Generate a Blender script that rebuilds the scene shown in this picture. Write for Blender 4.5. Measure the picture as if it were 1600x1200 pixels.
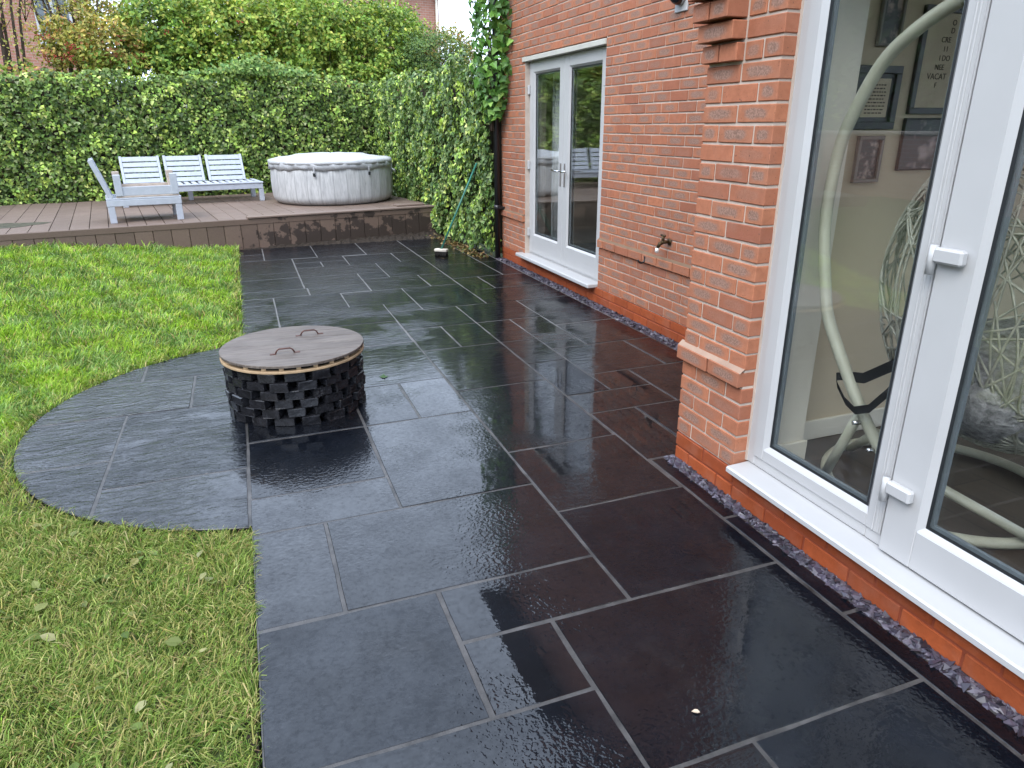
import bpy, math, random
import numpy as np
from mathutils import Vector, Matrix

random.seed(7)
rng = np.random.default_rng(7)
sc = bpy.context.scene
for o in list(bpy.data.objects):
    bpy.data.objects.remove(o)

# ------------------------------------------------------------------ camera
CAM_H = 1.573
YAW, PITCH, ROLL, FPX = 0.35667525, 0.35658419, -0.00550279, 1088.9
cy_, sy_, cp_, sp_ = math.cos(YAW), math.sin(YAW), math.cos(PITCH), math.sin(PITCH)
FW = Vector((sy_ * cp_, cy_ * cp_, -sp_))
RT = Vector((cy_, -sy_, 0.0))
UP = RT.cross(FW)
RT2 = RT * math.cos(ROLL) + UP * math.sin(ROLL)
UP2 = UP * math.cos(ROLL) - RT * math.sin(ROLL)
cam_d = bpy.data.cameras.new('camera')
cam = bpy.data.objects.new('camera', cam_d)
sc.collection.objects.link(cam)
M = Matrix.Identity(4)
for i in range(3):
    M[i][0], M[i][1], M[i][2] = RT2[i], UP2[i], -FW[i]
M[2][3] = CAM_H
cam.matrix_world = M
cam_d.sensor_width = 36.0
cam_d.lens = FPX / 1600 * 36
cam_d.clip_start, cam_d.clip_end = 0.05, 2000
sc.camera = cam

# ------------------------------------------------------------------ sky, sun, exposure
SUN_EL, SUN_AZ = math.radians(50), math.radians(-128)      # azimuth measured from +y towards +x
world = bpy.data.worlds.new('World')
sc.world = world
world.use_nodes = True
wt = world.node_tree
for n in list(wt.nodes):
    wt.nodes.remove(n)
sky = wt.nodes.new('ShaderNodeTexSky')
sky.sky_type = 'NISHITA'
sky.sun_disc = False
sky.sun_elevation = SUN_EL
sky.sun_rotation = SUN_AZ
sky.air_density, sky.dust_density, sky.ozone_density = 1.0, 4.0, 1.0
hsv = wt.nodes.new('ShaderNodeHueSaturation')
hsv.inputs['Saturation'].default_value = 0.38           # overcast: most of the blue is washed out
cov = wt.nodes.new('ShaderNodeMixRGB')                     # even cloud cover
cov.inputs[0].default_value = 0.72
cov.inputs[2].default_value = (12.2, 14.5, 18.4, 1)
bg = wt.nodes.new('ShaderNodeBackground')
bg.inputs['Strength'].default_value = 0.10
wo = wt.nodes.new('ShaderNodeOutputWorld')
wt.links.new(sky.outputs[0], hsv.inputs['Color'])
wt.links.new(hsv.outputs[0], cov.inputs[1])
wt.links.new(cov.outputs[0], bg.inputs['Color'])
wt.links.new(bg.outputs[0], wo.inputs[0])
sun_d = bpy.data.lights.new('sun', 'SUN')
sun_d.energy = 0.9
sun_d.angle = math.radians(35)
sun_d.color = (1.0, 0.965, 0.91)
sun = bpy.data.objects.new('sun', sun_d)
sc.collection.objects.link(sun)
sdir = Vector((math.sin(SUN_AZ) * math.cos(SUN_EL), math.cos(SUN_AZ) * math.cos(SUN_EL), math.sin(SUN_EL)))
sun.rotation_euler = sdir.to_track_quat('Z', 'Y').to_euler()
sc.view_settings.view_transform = 'Standard'
sc.view_settings.look = 'None'
sc.view_settings.exposure = 1.35
sc.view_settings.gamma = 1.0
sc.view_settings.use_curve_mapping = False
sc.render.engine = 'CYCLES'
sc.cycles.use_denoising = True
sc.cycles.max_bounces = 7
sc.cycles.diffuse_bounces = 3
sc.cycles.glossy_bounces = 4
sc.cycles.transmission_bounces = 4
sc.cycles.transparent_max_bounces = 16
sc.cycles.caustics_reflective = False
sc.cycles.caustics_refractive = False
sc.cycles.sample_clamp_indirect = 6.0

# ------------------------------------------------------------------ helpers
COL = sc.collection


def tag(o, label=None, cat=None, group=None, kind=None):
    for k, v in (('label', label), ('category', cat), ('group', group), ('kind', kind)):
        if v:
            o[k] = v
    return o


def empty(name, loc=(0, 0, 0), parent=None):
    o = bpy.data.objects.new(name, None)
    COL.objects.link(o)
    o.location = loc
    o.empty_display_size = 0.1
    if parent:
        o.parent = parent
    return o


class MB:
    """Collects faces, builds one mesh object."""

    def __init__(self):
        self.v, self.f, self.m, self.mats, self.s = [], [], [], [], []
        self.cur = 0

    def mat(self, m):
        if m not in self.mats:
            self.mats.append(m)
        self.cur = self.mats.index(m)
        return self

    def add(self, verts, faces, smooth=False):
        b = len(self.v)
        self.v.extend([tuple(p) for p in verts])
        for f in faces:
            self.f.append([i + b for i in f])
            self.m.append(self.cur)
            self.s.append(smooth)
        return self

    def box(self, x0, y0, z0, x1, y1, z1, c=0.0):
        if x1 < x0: x0, x1 = x1, x0
        if y1 < y0: y0, y1 = y1, y0
        if z1 < z0: z0, z1 = z1, z0
        return self.obox(Vector(((x0 + x1) / 2, (y0 + y1) / 2, (z0 + z1) / 2)), Vector((1, 0, 0)), Vector((0, 1, 0)), Vector((0, 0, 1)),
                         (x1 - x0) / 2, (y1 - y0) / 2, (z1 - z0) / 2, c)

    def obox(self, ctr, ax, ay, az, hx, hy, hz, c=0.0):
        ctr = Vector(ctr)
        if c <= 0:
            vs = [ctr + ax * (hx * i) + ay * (hy * j) + az * (hz * k) for k in (-1, 1) for j in (-1, 1) for i in (-1, 1)]
            fs = [(0, 2, 3, 1), (4, 5, 7, 6), (0, 1, 5, 4), (2, 6, 7, 3), (0, 4, 6, 2), (1, 3, 7, 5)]
            return self.add(vs, fs)
        c = min(c, hx * .9, hy * .9, hz * .9)
        vs = []
        idx = {}
        for sx in (-1, 1):
            for sy in (-1, 1):
                for sz in (-1, 1):
                    for w in range(3):
                        d = [hx, hy, hz]
                        for q in range(3):
                            if q != w:
                                d[q] -= c
                        idx[(sx, sy, sz, w)] = len(vs)
                        vs.append(ctr + ax * (sx * d[0]) + ay * (sy * d[1]) + az * (sz * d[2]))
        fs = []
        for w in range(3):
            a, b = [(1, 2), (2, 0), (0, 1)][w]
            for s in (-1, 1):
                q = []
                for (p, r) in ((-1, -1), (1, -1), (1, 1), (-1, 1)):
                    k = [0, 0, 0]
                    k[w], k[a], k[b] = s, p, r
                    q.append(idx[(k[0], k[1], k[2], w)])
                fs.append(q if s > 0 else q[::-1])
        for w in range(3):
            a, b = [(1, 2), (2, 0), (0, 1)][w]
            for sa in (-1, 1):
                for sb in (-1, 1):
                    q = []
                    for (p, ww) in ((-1, a), (1, a), (1, b), (-1, b)):
                        k = [0, 0, 0]
                        k[w], k[a], k[b] = p, sa, sb
                        q.append(idx[(k[0], k[1], k[2], ww)])
                    fs.append(q if sa * sb < 0 else q[::-1])
        for sx in (-1, 1):
            for sy in (-1, 1):
                for sz in (-1, 1):
                    q = [idx[(sx, sy, sz, w)] for w in range(3)]
                    fs.append(q if sx * sy * sz > 0 else q[::-1])
        return self.add(vs, fs)

    def tube(self, pts, r, n=8, cap=True, smooth=True, closed=False):
        pts = [Vector(p) for p in pts]
        rs = r if isinstance(r, (list, tuple)) else [r] * len(pts)
        vs, fs = [], []
        N = len(pts)
        prev = None
        for i, p in enumerate(pts):
            if closed:
                t = pts[(i + 1) % N] - pts[i - 1]
            else:
                t = pts[min(i + 1, N - 1)] - pts[max(i - 1, 0)]
            t.normalize()
            if prev is None:
                prev = t.orthogonal().normalized()
            a = (prev - t * prev.dot(t)).normalized()
            prev = a
            b = t.cross(a)
            for k in range(n):
                w = 2 * math.pi * k / n
                vs.append(p + (a * math.cos(w) + b * math.sin(w)) * rs[i])
        for i in range(N if closed else N - 1):
            j = (i + 1) % N
            for k in range(n):
                l = (k + 1) % n
                fs.append((i * n + k, i * n + l, j * n + l, j * n + k))
        if cap and not closed:
            fs.append(tuple(range(n))[::-1])
            fs.append(tuple((N - 1) * n + k for k in range(n)))
        return self.add(vs, fs, smooth)

    def lathe(self, prof, ctr=(0, 0, 0), n=64, smooth=True, wob=None):
        vs, fs = [], []
        for i, (r, z) in enumerate(prof):
            for k in range(n):
                w = 2 * math.pi * k / n
                rr, zz = (wob(r, z, w, i) if wob else (r, z))
                vs.append((ctr[0] + rr * math.cos(w), ctr[1] + rr * math.sin(w), ctr[2] + zz))
        for i in range(len(prof) - 1):
            for k in range(n):
                l = (k + 1) % n
                fs.append((i * n + k, i * n + l, (i + 1) * n + l, (i + 1) * n + k))
        fs.append(tuple((len(prof) - 1) * n + k for k in range(n)))
        fs.append(tuple(range(n))[::-1])
        return self.add(vs, fs, smooth)

    def prism(self, poly, z0, z1, c=0.0, jit=None):
        """vertical prism of a convex ccw polygon with a chamfered top"""
        n = len(poly)
        cx = sum(p[0] for p in poly) / n
        cy = sum(p[1] for p in poly) / n
        ins = []
        for i in range(n):
            p0, p1, p2 = Vector(poly[i - 1]), Vector(poly[i]), Vector(poly[(i + 1) % n])
            e1, e2 = (p1 - p0).normalized(), (p2 - p1).normalized()
            n1, n2 = Vector((-e1.y, e1.x)), Vector((-e2.y, e2.x))
            m = (n1 + n2)
            m = m / max(0.3, m.length_squared / 2)
            ins.append(p1 + m * c)
        zz = [z1 + (jit(p) if jit else 0) for p in poly]
        vs = [(p[0], p[1], z0) for p in poly] + [(p[0], p[1], zz[i] - c) for i, p in enumerate(poly)] + [(p[0], p[1], zz[i]) for i, p in enumerate(ins)]
        fs = [tuple(range(n))[::-1]]
        for i in range(n):
            j = (i + 1) % n
            fs.append((i, j, n + j, n + i))
            fs.append((n + i, n + j, 2 * n + j, 2 * n + i))
        fs.append(tuple(2 * n + i for i in range(n)))
        return self.add(vs, fs)

    def mesh(self, name):
        me = bpy.data.meshes.new(name)
        me.from_pydata(self.v, [], self.f)
        for m in self.mats:
            me.materials.append(m)
        me.polygons.foreach_set('material_index', self.m)
        me.polygons.foreach_set('use_smooth', self.s)
        me.update()
        return me

    def build(self, name, parent=None, loc=None):
        me = self.mesh(name)
        return link(name, me, parent, loc)


def link(name, me, parent=None, loc=None):
    o = bpy.data.objects.new(name, me)
    COL.objects.link(o)
    if parent:
        o.parent = parent
    if loc is not None:
        o.location = loc
    return o


def part(name, parent, mat, fn):
    mb = MB().mat(mat)
    fn(mb)
    return mb.build(name, parent)


def np_mesh(name, verts, quads, mat, cols=None, tris=None, smooth=False):
    """fast mesh: verts (N,3), quads (M,4) [+tris (K,3)], point colours (N,3)"""
    me = bpy.data.meshes.new(name)
    nq = 0 if quads is None else len(quads)
    nt = 0 if tris is None else len(tris)
    me.vertices.add(len(verts))
    me.vertices.foreach_set('co', np.ascontiguousarray(verts, np.float32).ravel())
    li = []
    if nq: li.append(np.asarray(quads, np.int32).ravel())
    if nt: li.append(np.asarray(tris, np.int32).ravel())
    li = np.concatenate(li)
    me.loops.add(len(li))
    me.loops.foreach_set('vertex_index', li)
    me.polygons.add(nq + nt)
    st = np.concatenate([np.arange(nq) * 4, nq * 4 + np.arange(nt) * 3]).astype(np.int32)
    me.polygons.foreach_set('loop_start', st)
    me.polygons.foreach_set('loop_total', np.concatenate([np.full(nq, 4), np.full(nt, 3)]).astype(np.int32))
    me.polygons.foreach_set('use_smooth', np.full(nq + nt, smooth))
    if cols is not None:
        at = me.attributes.new('col', 'FLOAT_COLOR', 'POINT')
        c4 = np.ones((len(verts), 4), np.float32)
        c4[:, :3] = cols
        at.data.foreach_set('color', c4.ravel())
    me.materials.append(mat)
    me.update(calc_edges=True)
    return me


# ------------------------------------------------------------------ materials
class NT:
    def __init__(self, name):
        self.m = bpy.data.materials.new(name)
        self.m.use_nodes = True
        self.t = self.m.node_tree
        for n in list(self.t.nodes):
            self.t.nodes.remove(n)
        self.out = self.t.nodes.new('ShaderNodeOutputMaterial')

    def n(self, typ, **kw):
        nd = self.t.nodes.new('ShaderNode' + typ)
        for k, v in kw.items():
            if hasattr(nd, k) and k not in nd.inputs:
                setattr(nd, k, v)
            else:
                self.set(nd, k, v)
        return nd

    def set(self, nd, k, v):
        s = nd.inputs[k]
        if isinstance(v, bpy.types.NodeSocket):
            self.t.links.new(v, s)
        elif isinstance(v, bpy.types.Node):
            self.t.links.new(v.outputs[0], s)
        else:
            if isinstance(v, (tuple, list)) and len(v) == 3 and s.type == 'RGBA':
                v = (*v, 1)
            s.default_value = v

    def noise(self, vec, scale, detail=3, rough=.55, dist=0.0):
        nd = self.n('TexNoise', Scale=scale, Detail=detail, Roughness=rough, Distortion=dist)
        if vec is not None:
            self.set(nd, 'Vector', vec)
        return nd.outputs[0]

    def ramp(self, fac, stops):
        nd = self.n('ValToRGB')
        e = nd.color_ramp.elements
        while len(e) > 1:
            e.remove(e[-1])
        for i, (p, c) in enumerate(stops):
            if not isinstance(c, (tuple, list)):
                c = (c, c, c)
            el = e[0] if i == 0 else e.new(p)
            el.position = p
            el.color = (*c, 1)
        self.set(nd, 'Fac', fac)
        return nd.outputs[0]

    def mix(self, f, a, b, mode='MIX'):
        nd = self.n('MixRGB', blend_type=mode)
        self.set(nd, 0, f); self.set(nd, 1, a); self.set(nd, 2, b)
        return nd.outputs[0]

    def math(self, op, a, b=0.0, clamp=False):
        nd = self.n('Math', operation=op)
        nd.use_clamp = clamp
        self.set(nd, 0, a); self.set(nd, 1, b)
        return nd.outputs[0]

    def vmath(self, op, a, b):
        nd = self.n('VectorMath', operation=op)
        self.set(nd, 0, a); self.set(nd, 1, b)
        return nd.outputs[0]

    def coord(self, kind='Object'):
        return self.n('TexCoord').outputs[kind]

    def pos(self):
        return self.n('NewGeometry').outputs['Position']

    def rnd(self):
        return self.n('ObjectInfo').outputs['Random']

    def mapping(self, vec, scale=(1, 1, 1), rot=(0, 0, 0), loc=(0, 0, 0)):
        nd = self.n('Mapping')
        self.set(nd, 'Vector', vec)
        nd.inputs['Scale'].default_value = scale
        nd.inputs['Rotation'].default_value = rot
        nd.inputs['Location'].default_value = loc
        return nd.outputs[0]

    def bump(self, h, dist=.01, strength=1.0, nrm=None):
        nd = self.n('Bump')
        self.set(nd, 'Height', h)
        self.set(nd, 'Distance', dist)
        self.set(nd, 'Strength', strength)
        if nrm is not None:
            self.set(nd, 'Normal', nrm)
        return nd.outputs[0]

    def pbr(self, base, rough=.6, spec=.5, bump=None, metal=0.0, **kw):
        p = self.n('BsdfPrincipled')
        self.set(p, 'Base Color', base)
        self.set(p, 'Roughness', rough)
        self.set(p, 'Specular IOR Level', spec)
        self.set(p, 'Metallic', metal)
        if bump is not None:
            self.set(p, 'Normal', bump)
        for k, v in kw.items():
            self.set(p, k.replace('_', ' '), v)
        self.p = p
        return p

    def fin(self, sh):
        self.t.links.new(sh.outputs[0] if isinstance(sh, bpy.types.Node) else sh, self.out.inputs[0])
        return self.m


def offs(t, vec):
    """shift the texture for every object so that alike pieces differ"""
    r = t.rnd()
    c = t.n('CombineXYZ')
    t.set(c, 0, t.math('MULTIPLY', r, 37.0)); t.set(c, 1, t.math('MULTIPLY', r, 91.0)); t.set(c, 2, t.math('MULTIPLY', r, 13.0))
    return t.vmath('ADD', vec, c.outputs[0])


def m_slate(name, riven):
    t = NT(name)
    lo = offs(t, t.coord('Object'))
    P = t.pos()
    r = t.rnd()
    spk = t.noise(lo, 190, 2, .6)
    tone = t.ramp(t.noise(lo, 5.5, 5, .6), [(.3, (.0014, .0022, .0040)), (.7, (.0040, .0056, .0090))])
    pale = t.ramp(spk, [(.67, 0.0), (.73, 1.0)])
    col = t.mix(t.math('MULTIPLY', pale, .10), tone, (.10, .095, .09))
    col = t.mix(t.math('MULTIPLY', r, .4), col, (.0060, .0052, .0052))
    # silt dried onto the stone in blotches
    silt = t.ramp(t.noise(P, 3.1, 6, .66), [(.56, 0.0), (.74, 1.0)])
    col = t.mix(t.math('MULTIPLY', silt, .12), col, (.055, .052, .05))
    # standing water: pools between the drum and the far doors, broken up by the unevenness of the stones
    s = t.n('SeparateXYZ'); t.set(s, 0, P)
    dx = t.math('MULTIPLY', t.math('SUBTRACT', s.outputs[0], 1.55), .75)
    dy = t.math('MULTIPLY', t.math('SUBTRACT', s.outputs[1], 4.3), .42)
    rad = t.math('SQRT', t.math('ADD', t.math('MULTIPLY', dx, dx), t.math('MULTIPLY', dy, dy)))
    pool = t.math('MULTIPLY', t.math('SUBTRACT', .9, rad), .16)
    wn = t.math('ADD', t.noise(t.vmath('ADD', P, (3.1, 7.7, 0)), 1.5, 5, .6), pool)
    wet = t.ramp(wn, [(.43, 0.0), (.54, 1.0)])
    dry = t.math('SUBTRACT', 1.0, wet)
    lay = t.noise(t.mapping(lo, (2.2, 6.5, 3.0)), 1.6, 6, .62, 1.2)
    layb = t.ramp(lay, [(.30, 0.0), (.48, .42), (.52, .58), (.70, 1.0)])
    grain = t.noise(lo, 60, 5, .7)
    pit = t.noise(lo, 15, 1.5, .5)
    rv = .42 if riven else .04
    # rough stone under the film of water
    b1 = t.bump(layb, .008, rv)
    b2 = t.bump(grain, .0014, .6, b1)
    # the film itself: flat where water stands, pitted by the grain of the stone where it has drained
    rip = t.noise(t.mapping(lo, (4.2, 11.5, 5.0), (0, 0, .22)), 1.4, 4.0, .58, 1.4)
    rs = .55 if riven else .05
    fine = t.ramp(t.noise(lo, 62, 1.6, .5), [(.40, 0.0), (.66, 1.0)])
    c1 = t.bump(layb, .008, t.math('ADD', rv * .10, t.math('MULTIPLY', dry, rv * .42)))
    c1 = t.bump(rip, .012, t.math('ADD', rs * .08, t.math('MULTIPLY', dry, rs)), c1)
    c2 = t.bump(pit, .003, t.math('ADD', .02, t.math('MULTIPLY', dry, .05)), c1)
    c3 = t.bump(fine, .0011, t.math('ADD', .02, t.math('MULTIPLY', dry, .46)), c2)
    cr = t.math('ADD', .006, t.math('MULTIPLY', dry, .014))
    blot = t.ramp(t.noise(P, 4.2, 7, .68), [(.30, .62), (.70, 1.0)])
    blot = t.math('MULTIPLY', blot, t.math('ADD', .74, t.math('MULTIPLY', r, .30)))
    cwt = t.math('MULTIPLY', blot, t.ramp(t.noise(lo, 48, 4, .7), [(.32, .72), (.55, 1.0)]))
    t.pbr(col, .42, .05, b2, Coat_Weight=cwt, Coat_Roughness=cr, Coat_IOR=1.60, Coat_Normal=c3)
    return t.fin(t.p)


def m_simple(name, col, rough=.6, spec=.4, var=.12, scale=8.0, bumpd=0.0, bscale=60, metal=0.0, aniso=(1, 1, 1)):
    t = NT(name)
    v = offs(t, t.mapping(t.coord('Object'), aniso))
    f = t.noise(v, scale, 4)
    a = tuple(c * (1 - var) for c in col)
    b = tuple(min(1, c * (1 + var)) for c in col)
    c = t.ramp(f, [(.3, a), (.7, b)])
    bm = t.bump(t.noise(v, bscale, 4), bumpd, .7) if bumpd else None
    t.pbr(c, rough, spec, bm, metal)
    return t.fin(t.p)


def brick_mat(name, edge, core, plinth=False):
    t = NT(name)
    uv = t.n('UVMap').outputs[0]
    at = t.n('Attribute')
    at.attribute_name = 'rnd'
    r = t.math('FRACT', t.math('ADD', t.rnd(), at.outputs['Fac']))
    P = t.pos()
    r2 = t.math('FRACT', t.math('MULTIPLY', r, 17.31))
    r3 = t.math('FRACT', t.math('MULTIPLY', r, 53.7))
    c = t.n('CombineXYZ')
    t.set(c, 0, t.math('MULTIPLY', r, 40.)); t.set(c, 1, t.math('MULTIPLY', r2, 40.))
    v = t.vmath('ADD', P, c.outputs[0])
    base = t.mix(r2, tuple(x * 1.08 for x in edge), (edge[0] * .72, edge[1] * .70, edge[2] * .80))
    base = t.mix(t.math('MULTIPLY', r3, .35), base, (edge[0] * 1.1, edge[1] * 1.35, edge[2] * 1.4))
    base = t.mix(t.ramp(t.noise(v, 26, 5, .7), [(.35, 0.0), (.75, .7)]), base, tuple(x * .62 for x in edge))
    if not plinth:
        # kiss mark: a greyish fired patch in the middle of many bricks
        s = t.n('SeparateXYZ'); t.set(s, 0, uv)
        u = t.math('ABSOLUTE', t.math('MULTIPLY', t.math('SUBTRACT', s.outputs[0], .5), 2.35))
        w = t.math('ABSOLUTE', t.math('MULTIPLY', t.math('SUBTRACT', s.outputs[1], .5), 2.6))
        d = t.math('POWER', t.math('ADD', t.math('POWER', u, 3.0), t.math('POWER', w, 3.0)), .333)
        d = t.math('ADD', d, t.math('MULTIPLY', t.math('SUBTRACT', t.noise(v, 20, 4, .6), .5), .8))
        k = t.ramp(d, [(.58, 1.0), (.92, 0.0)])
        k = t.math('MULTIPLY', k, t.ramp(r3, [(.12, 0.0), (.5, .85)]))
        corec = t.mix(t.ramp(t.noise(v, 150, 3), [(.4, 0.0), (.6, 1.0)]), tuple(x * .68 for x in core), tuple(x * 1.25 for x in core))
        base = t.mix(k, base, corec)
        pit = t.math('MULTIPLY', t.ramp(t.noise(v, 95, 2), [(.68, 0.0), (.72, 1.0)]), .7)
        base = t.mix(pit, base, (.06, .035, .03))
    bl = t.ramp(t.noise(P, 7, 5), [(.5, 0.0), (.8, .25)])
    base = t.mix(bl, base, (.33, .20, .155))
    bm = t.bump(t.math('ADD', t.noise(v, 90, 4, .7), t.math('MULTIPLY', t.noise(v, 300, 2), .5)), .0025, .7)
    t.pbr(base, .82, .25, bm)
    return t.fin(t.p)


def m_mortar(name, col, lo=.82, hi=1.12, rough=.9):
    t = NT(name)
    P = t.pos()
    c = t.ramp(t.noise(P, 9, 6, .65), [(.3, tuple(x * lo for x in col)), (.7, tuple(x * hi for x in col))])
    t.pbr(c, rough, .3, t.bump(t.noise(P, 180, 3), .002, .7))
    return t.fin(t.p)


def m_attr(name, rough=.5, spec=.4, trans=.25, noise_s=0.0):
    t = NT(name)
    at = t.n('Attribute')
    at.attribute_name = 'col'
    col = at.outputs['Color']
    p = t.pbr(col, rough, spec)
    if trans <= 0:
        return t.fin(p)
    tr = t.n('BsdfTranslucent')
    t.set(tr, 'Color', t.mix(1.0, col, (1.0, 1.0, .55), 'MULTIPLY'))
    mx = t.n('MixShader')
    t.set(mx, 0, trans)
    t.t.links.new(p.outputs[0], mx.inputs[1]); t.t.links.new(tr.outputs[0], mx.inputs[2])
    return t.fin(mx)


def m_glass():
    t = NT('window_glass')
    fr = t.n('Fresnel')
    bf = t.n('NewGeometry').outputs['Backfacing']          # the pane does not bend rays: same index from both sides
    t.set(fr, 'IOR', t.math('ADD', 1.45, t.math('MULTIPLY', bf, 1 / 1.45 - 1.45)))
    tr = t.n('BsdfTransparent'); tr.inputs[0].default_value = (.98, .985, .98, 1)
    gl = t.n('BsdfGlossy'); gl.inputs['Roughness'].default_value = 0.0
    gl.inputs['Color'].default_value = (1, 1, 1, 1)
    mx = t.n('MixShader')
    t.set(mx, 0, fr.outputs[0])
    t.t.links.new(tr.outputs[0], mx.inputs[1]); t.t.links.new(gl.outputs[0], mx.inputs[2])
    return t.fin(mx)


def m_deck(name, base, stain):
    t = NT(name)
    P = t.pos()
    lo = offs(t, t.coord('Object'))
    c0 = t.mix(t.rnd(), tuple(x * .88 for x in base), tuple(x * 1.12 for x in base))
    gr = t.noise(t.mapping(lo, (14, 14, 14) if stain else (40, 2.0, 40)), 3.0, 5, .6)
    c = t.mix(t.ramp(gr, [(.3, 0.0), (.8, .5)]), c0, tuple(x * .65 for x in base))
    c = t.mix(t.ramp(t.noise(P, 1.6, 5), [(.5, 0.0), (.75, .5)]), c, tuple(x * 1.35 for x in base))
    ro = t.math('ADD', .42, t.math('MULTIPLY', t.noise(P, 4, 3), .35))
    if stain:
        s = t.n('SeparateXYZ'); t.set(s, 0, P)
        # wet splashes thrown up from the jet-washed paving, only in front of the slabs
        x = t.ramp(t.math('MULTIPLY', t.math('ADD', s.outputs[0], .4), .5), [(.12, 0.0), (.5, 1.0)])
        z = t.ramp(t.math('MULTIPLY', s.outputs[2], 2.6), [(.15, 1.0), (.95, .35)])
        th = t.math('MULTIPLY', x, z)
        n = t.math('ADD', t.noise(P, 6.5, 5, .6), t.math('MULTIPLY', th, .30))
        k = t.ramp(n, [(.66, 0.0), (.70, 1.0)])
        c = t.mix(t.math('MULTIPLY', k, .82), c, (.022, .016, .013))
    t.pbr(c, ro, .35, t.bump(gr, .002, .6))
    return t.fin(t.p)


def m_paint():
    t = NT('weathered_pale_paint')
    P = t.pos()
    lo = offs(t, t.coord('Object'))
    c = t.ramp(t.noise(lo, 12, 4), [(.3, (.37, .395, .435)), (.7, (.44, .465, .505))])
    wear = t.ramp(t.noise(P, 14, 5, .65), [(.66, 0.0), (.72, 1.0)])
    c = t.mix(t.math('MULTIPLY', wear, .5), c, (.36, .33, .30))
    t.pbr(c, .55, .4, t.bump(t.noise(lo, 50, 3), .002, .4))
    return t.fin(t.p)


def m_bare():
    t = NT('bare_weathered_wood')
    P = t.pos()
    g = t.noise(t.mapping(P, (3, 30, 30)), 3, 5)
    c = t.ramp(g, [(.3, (.33, .27, .22)), (.7, (.50, .43, .37))])
    t.pbr(c, .8, .25, t.bump(g, .003, .5))
    return t.fin(t.p)


def m_tub():
    t = NT('tub_wood_print')
    o = t.coord('Object')
    s = t.n('SeparateXYZ'); t.set(s, 0, o)
    ang = t.math('ARCTAN2', s.outputs[1], s.outputs[0])
    a = t.math('MULTIPLY', ang, 30 / (2 * math.pi))
    idx = t.math('FLOOR', a)
    fr = t.math('FRACT', a)
    wn = t.n('TexWhiteNoise'); wn.noise_dimensions = '1D'; t.set(wn, 'W', idx)
    c = t.n('CombineXYZ'); t.set(c, 0, t.math('MULTIPLY', a, 1.0)); t.set(c, 1, t.math('MULTIPLY', wn.outputs[0], 20)); t.set(c, 2, t.math('MULTIPLY', s.outputs[2], .55))
    g = t.noise(c.outputs[0], 9, 6, .68, .6)
    col = t.ramp(g, [(.28, (.20, .20, .20)), (.42, (.38, .38, .38)), (.58, (.50, .50, .495)), (.8, (.56, .56, .555))])
    col = t.mix(t.math('MULTIPLY', wn.outputs[0], .3), col, (.42, .42, .42))
    e = t.math('MINIMUM', fr, t.math('SUBTRACT', 1.0, fr))
    ln = t.ramp(e, [(.0, 1.0), (.055, .0)])
    col = t.mix(t.math('MULTIPLY', ln, .55), col, (.17, .17, .17))
    z = t.ramp(t.math('ADD', s.outputs[2], 0.0), [(.0, 1.0), (.12, 0.0)])
    col = t.mix(t.math('MULTIPLY', z, .25), col, (.25, .25, .24))
    t.pbr(col, .45, .4)
    return t.fin(t.p)


def m_lid():
    t = NT('grey_composite_board')
    P = t.pos()
    lo = offs(t, t.coord('Object'))
    g = t.noise(t.mapping(P, (3.0, 95, 20), (0, 0, math.radians(9))), 1.6, 4, .6)
    c = t.ramp(g, [(.32, (.042, .031, .024)), (.5, (.098, .077, .063)), (.68, (.165, .135, .112))])
    c = t.mix(t.ramp(t.noise(P, 5, 4), [(.45, 0.0), (.75, .5)]), c, (.17, .145, .125))
    t.pbr(c, .55, .35, t.bump(g, .002, .6))
    return t.fin(t.p)


def m_sett():
    t = NT('black_slate_sett')
    lo = offs(t, t.coord('Object'))
    c = t.ramp(t.noise(lo, 22, 4), [(.3, (.007, .007, .008)), (.65, (.018, .018, .021))])
    eff = t.ramp(t.noise(lo, 14, 5, .7), [(.63, 0.0), (.75, 1.0)])
    c = t.mix(t.math('MULTIPLY', eff, .35), c, (.17, .165, .16))
    t.pbr(c, t.math('ADD', .08, t.math('MULTIPLY', t.noise(lo, 30, 3), .3)), .5, t.bump(t.noise(lo, 45, 5, .65), .004, .7))
    return t.fin(t.p)


def m_ground():
    t = NT('lawn_soil')
    P = t.pos()
    f = t.noise(P, 3.0, 5, .6)
    c = t.ramp(f, [(.3, (.030, .045, .012)), (.55, (.055, .085, .022)), (.75, (.085, .095, .034))])
    c = t.mix(t.ramp(t.noise(P, 40, 4), [(.4, 0.0), (.7, .6)]), c, (.035, .028, .016))
    t.pbr(c, .9, .2, t.bump(t.noise(P, 60, 4), .02, .8))
    return t.fin(t.p)


def m_soil():
    t = NT('damp_soil')
    P = t.pos()
    c = t.ramp(t.noise(P, 24, 6, .7), [(.3, (.010, .007, .005)), (.55, (.035, .025, .018)), (.75, (.085, .068, .05))])
    t.pbr(c, .85, .3, t.bump(t.noise(P, 30, 6, .7), .02, .9))
    return t.fin(t.p)


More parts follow.
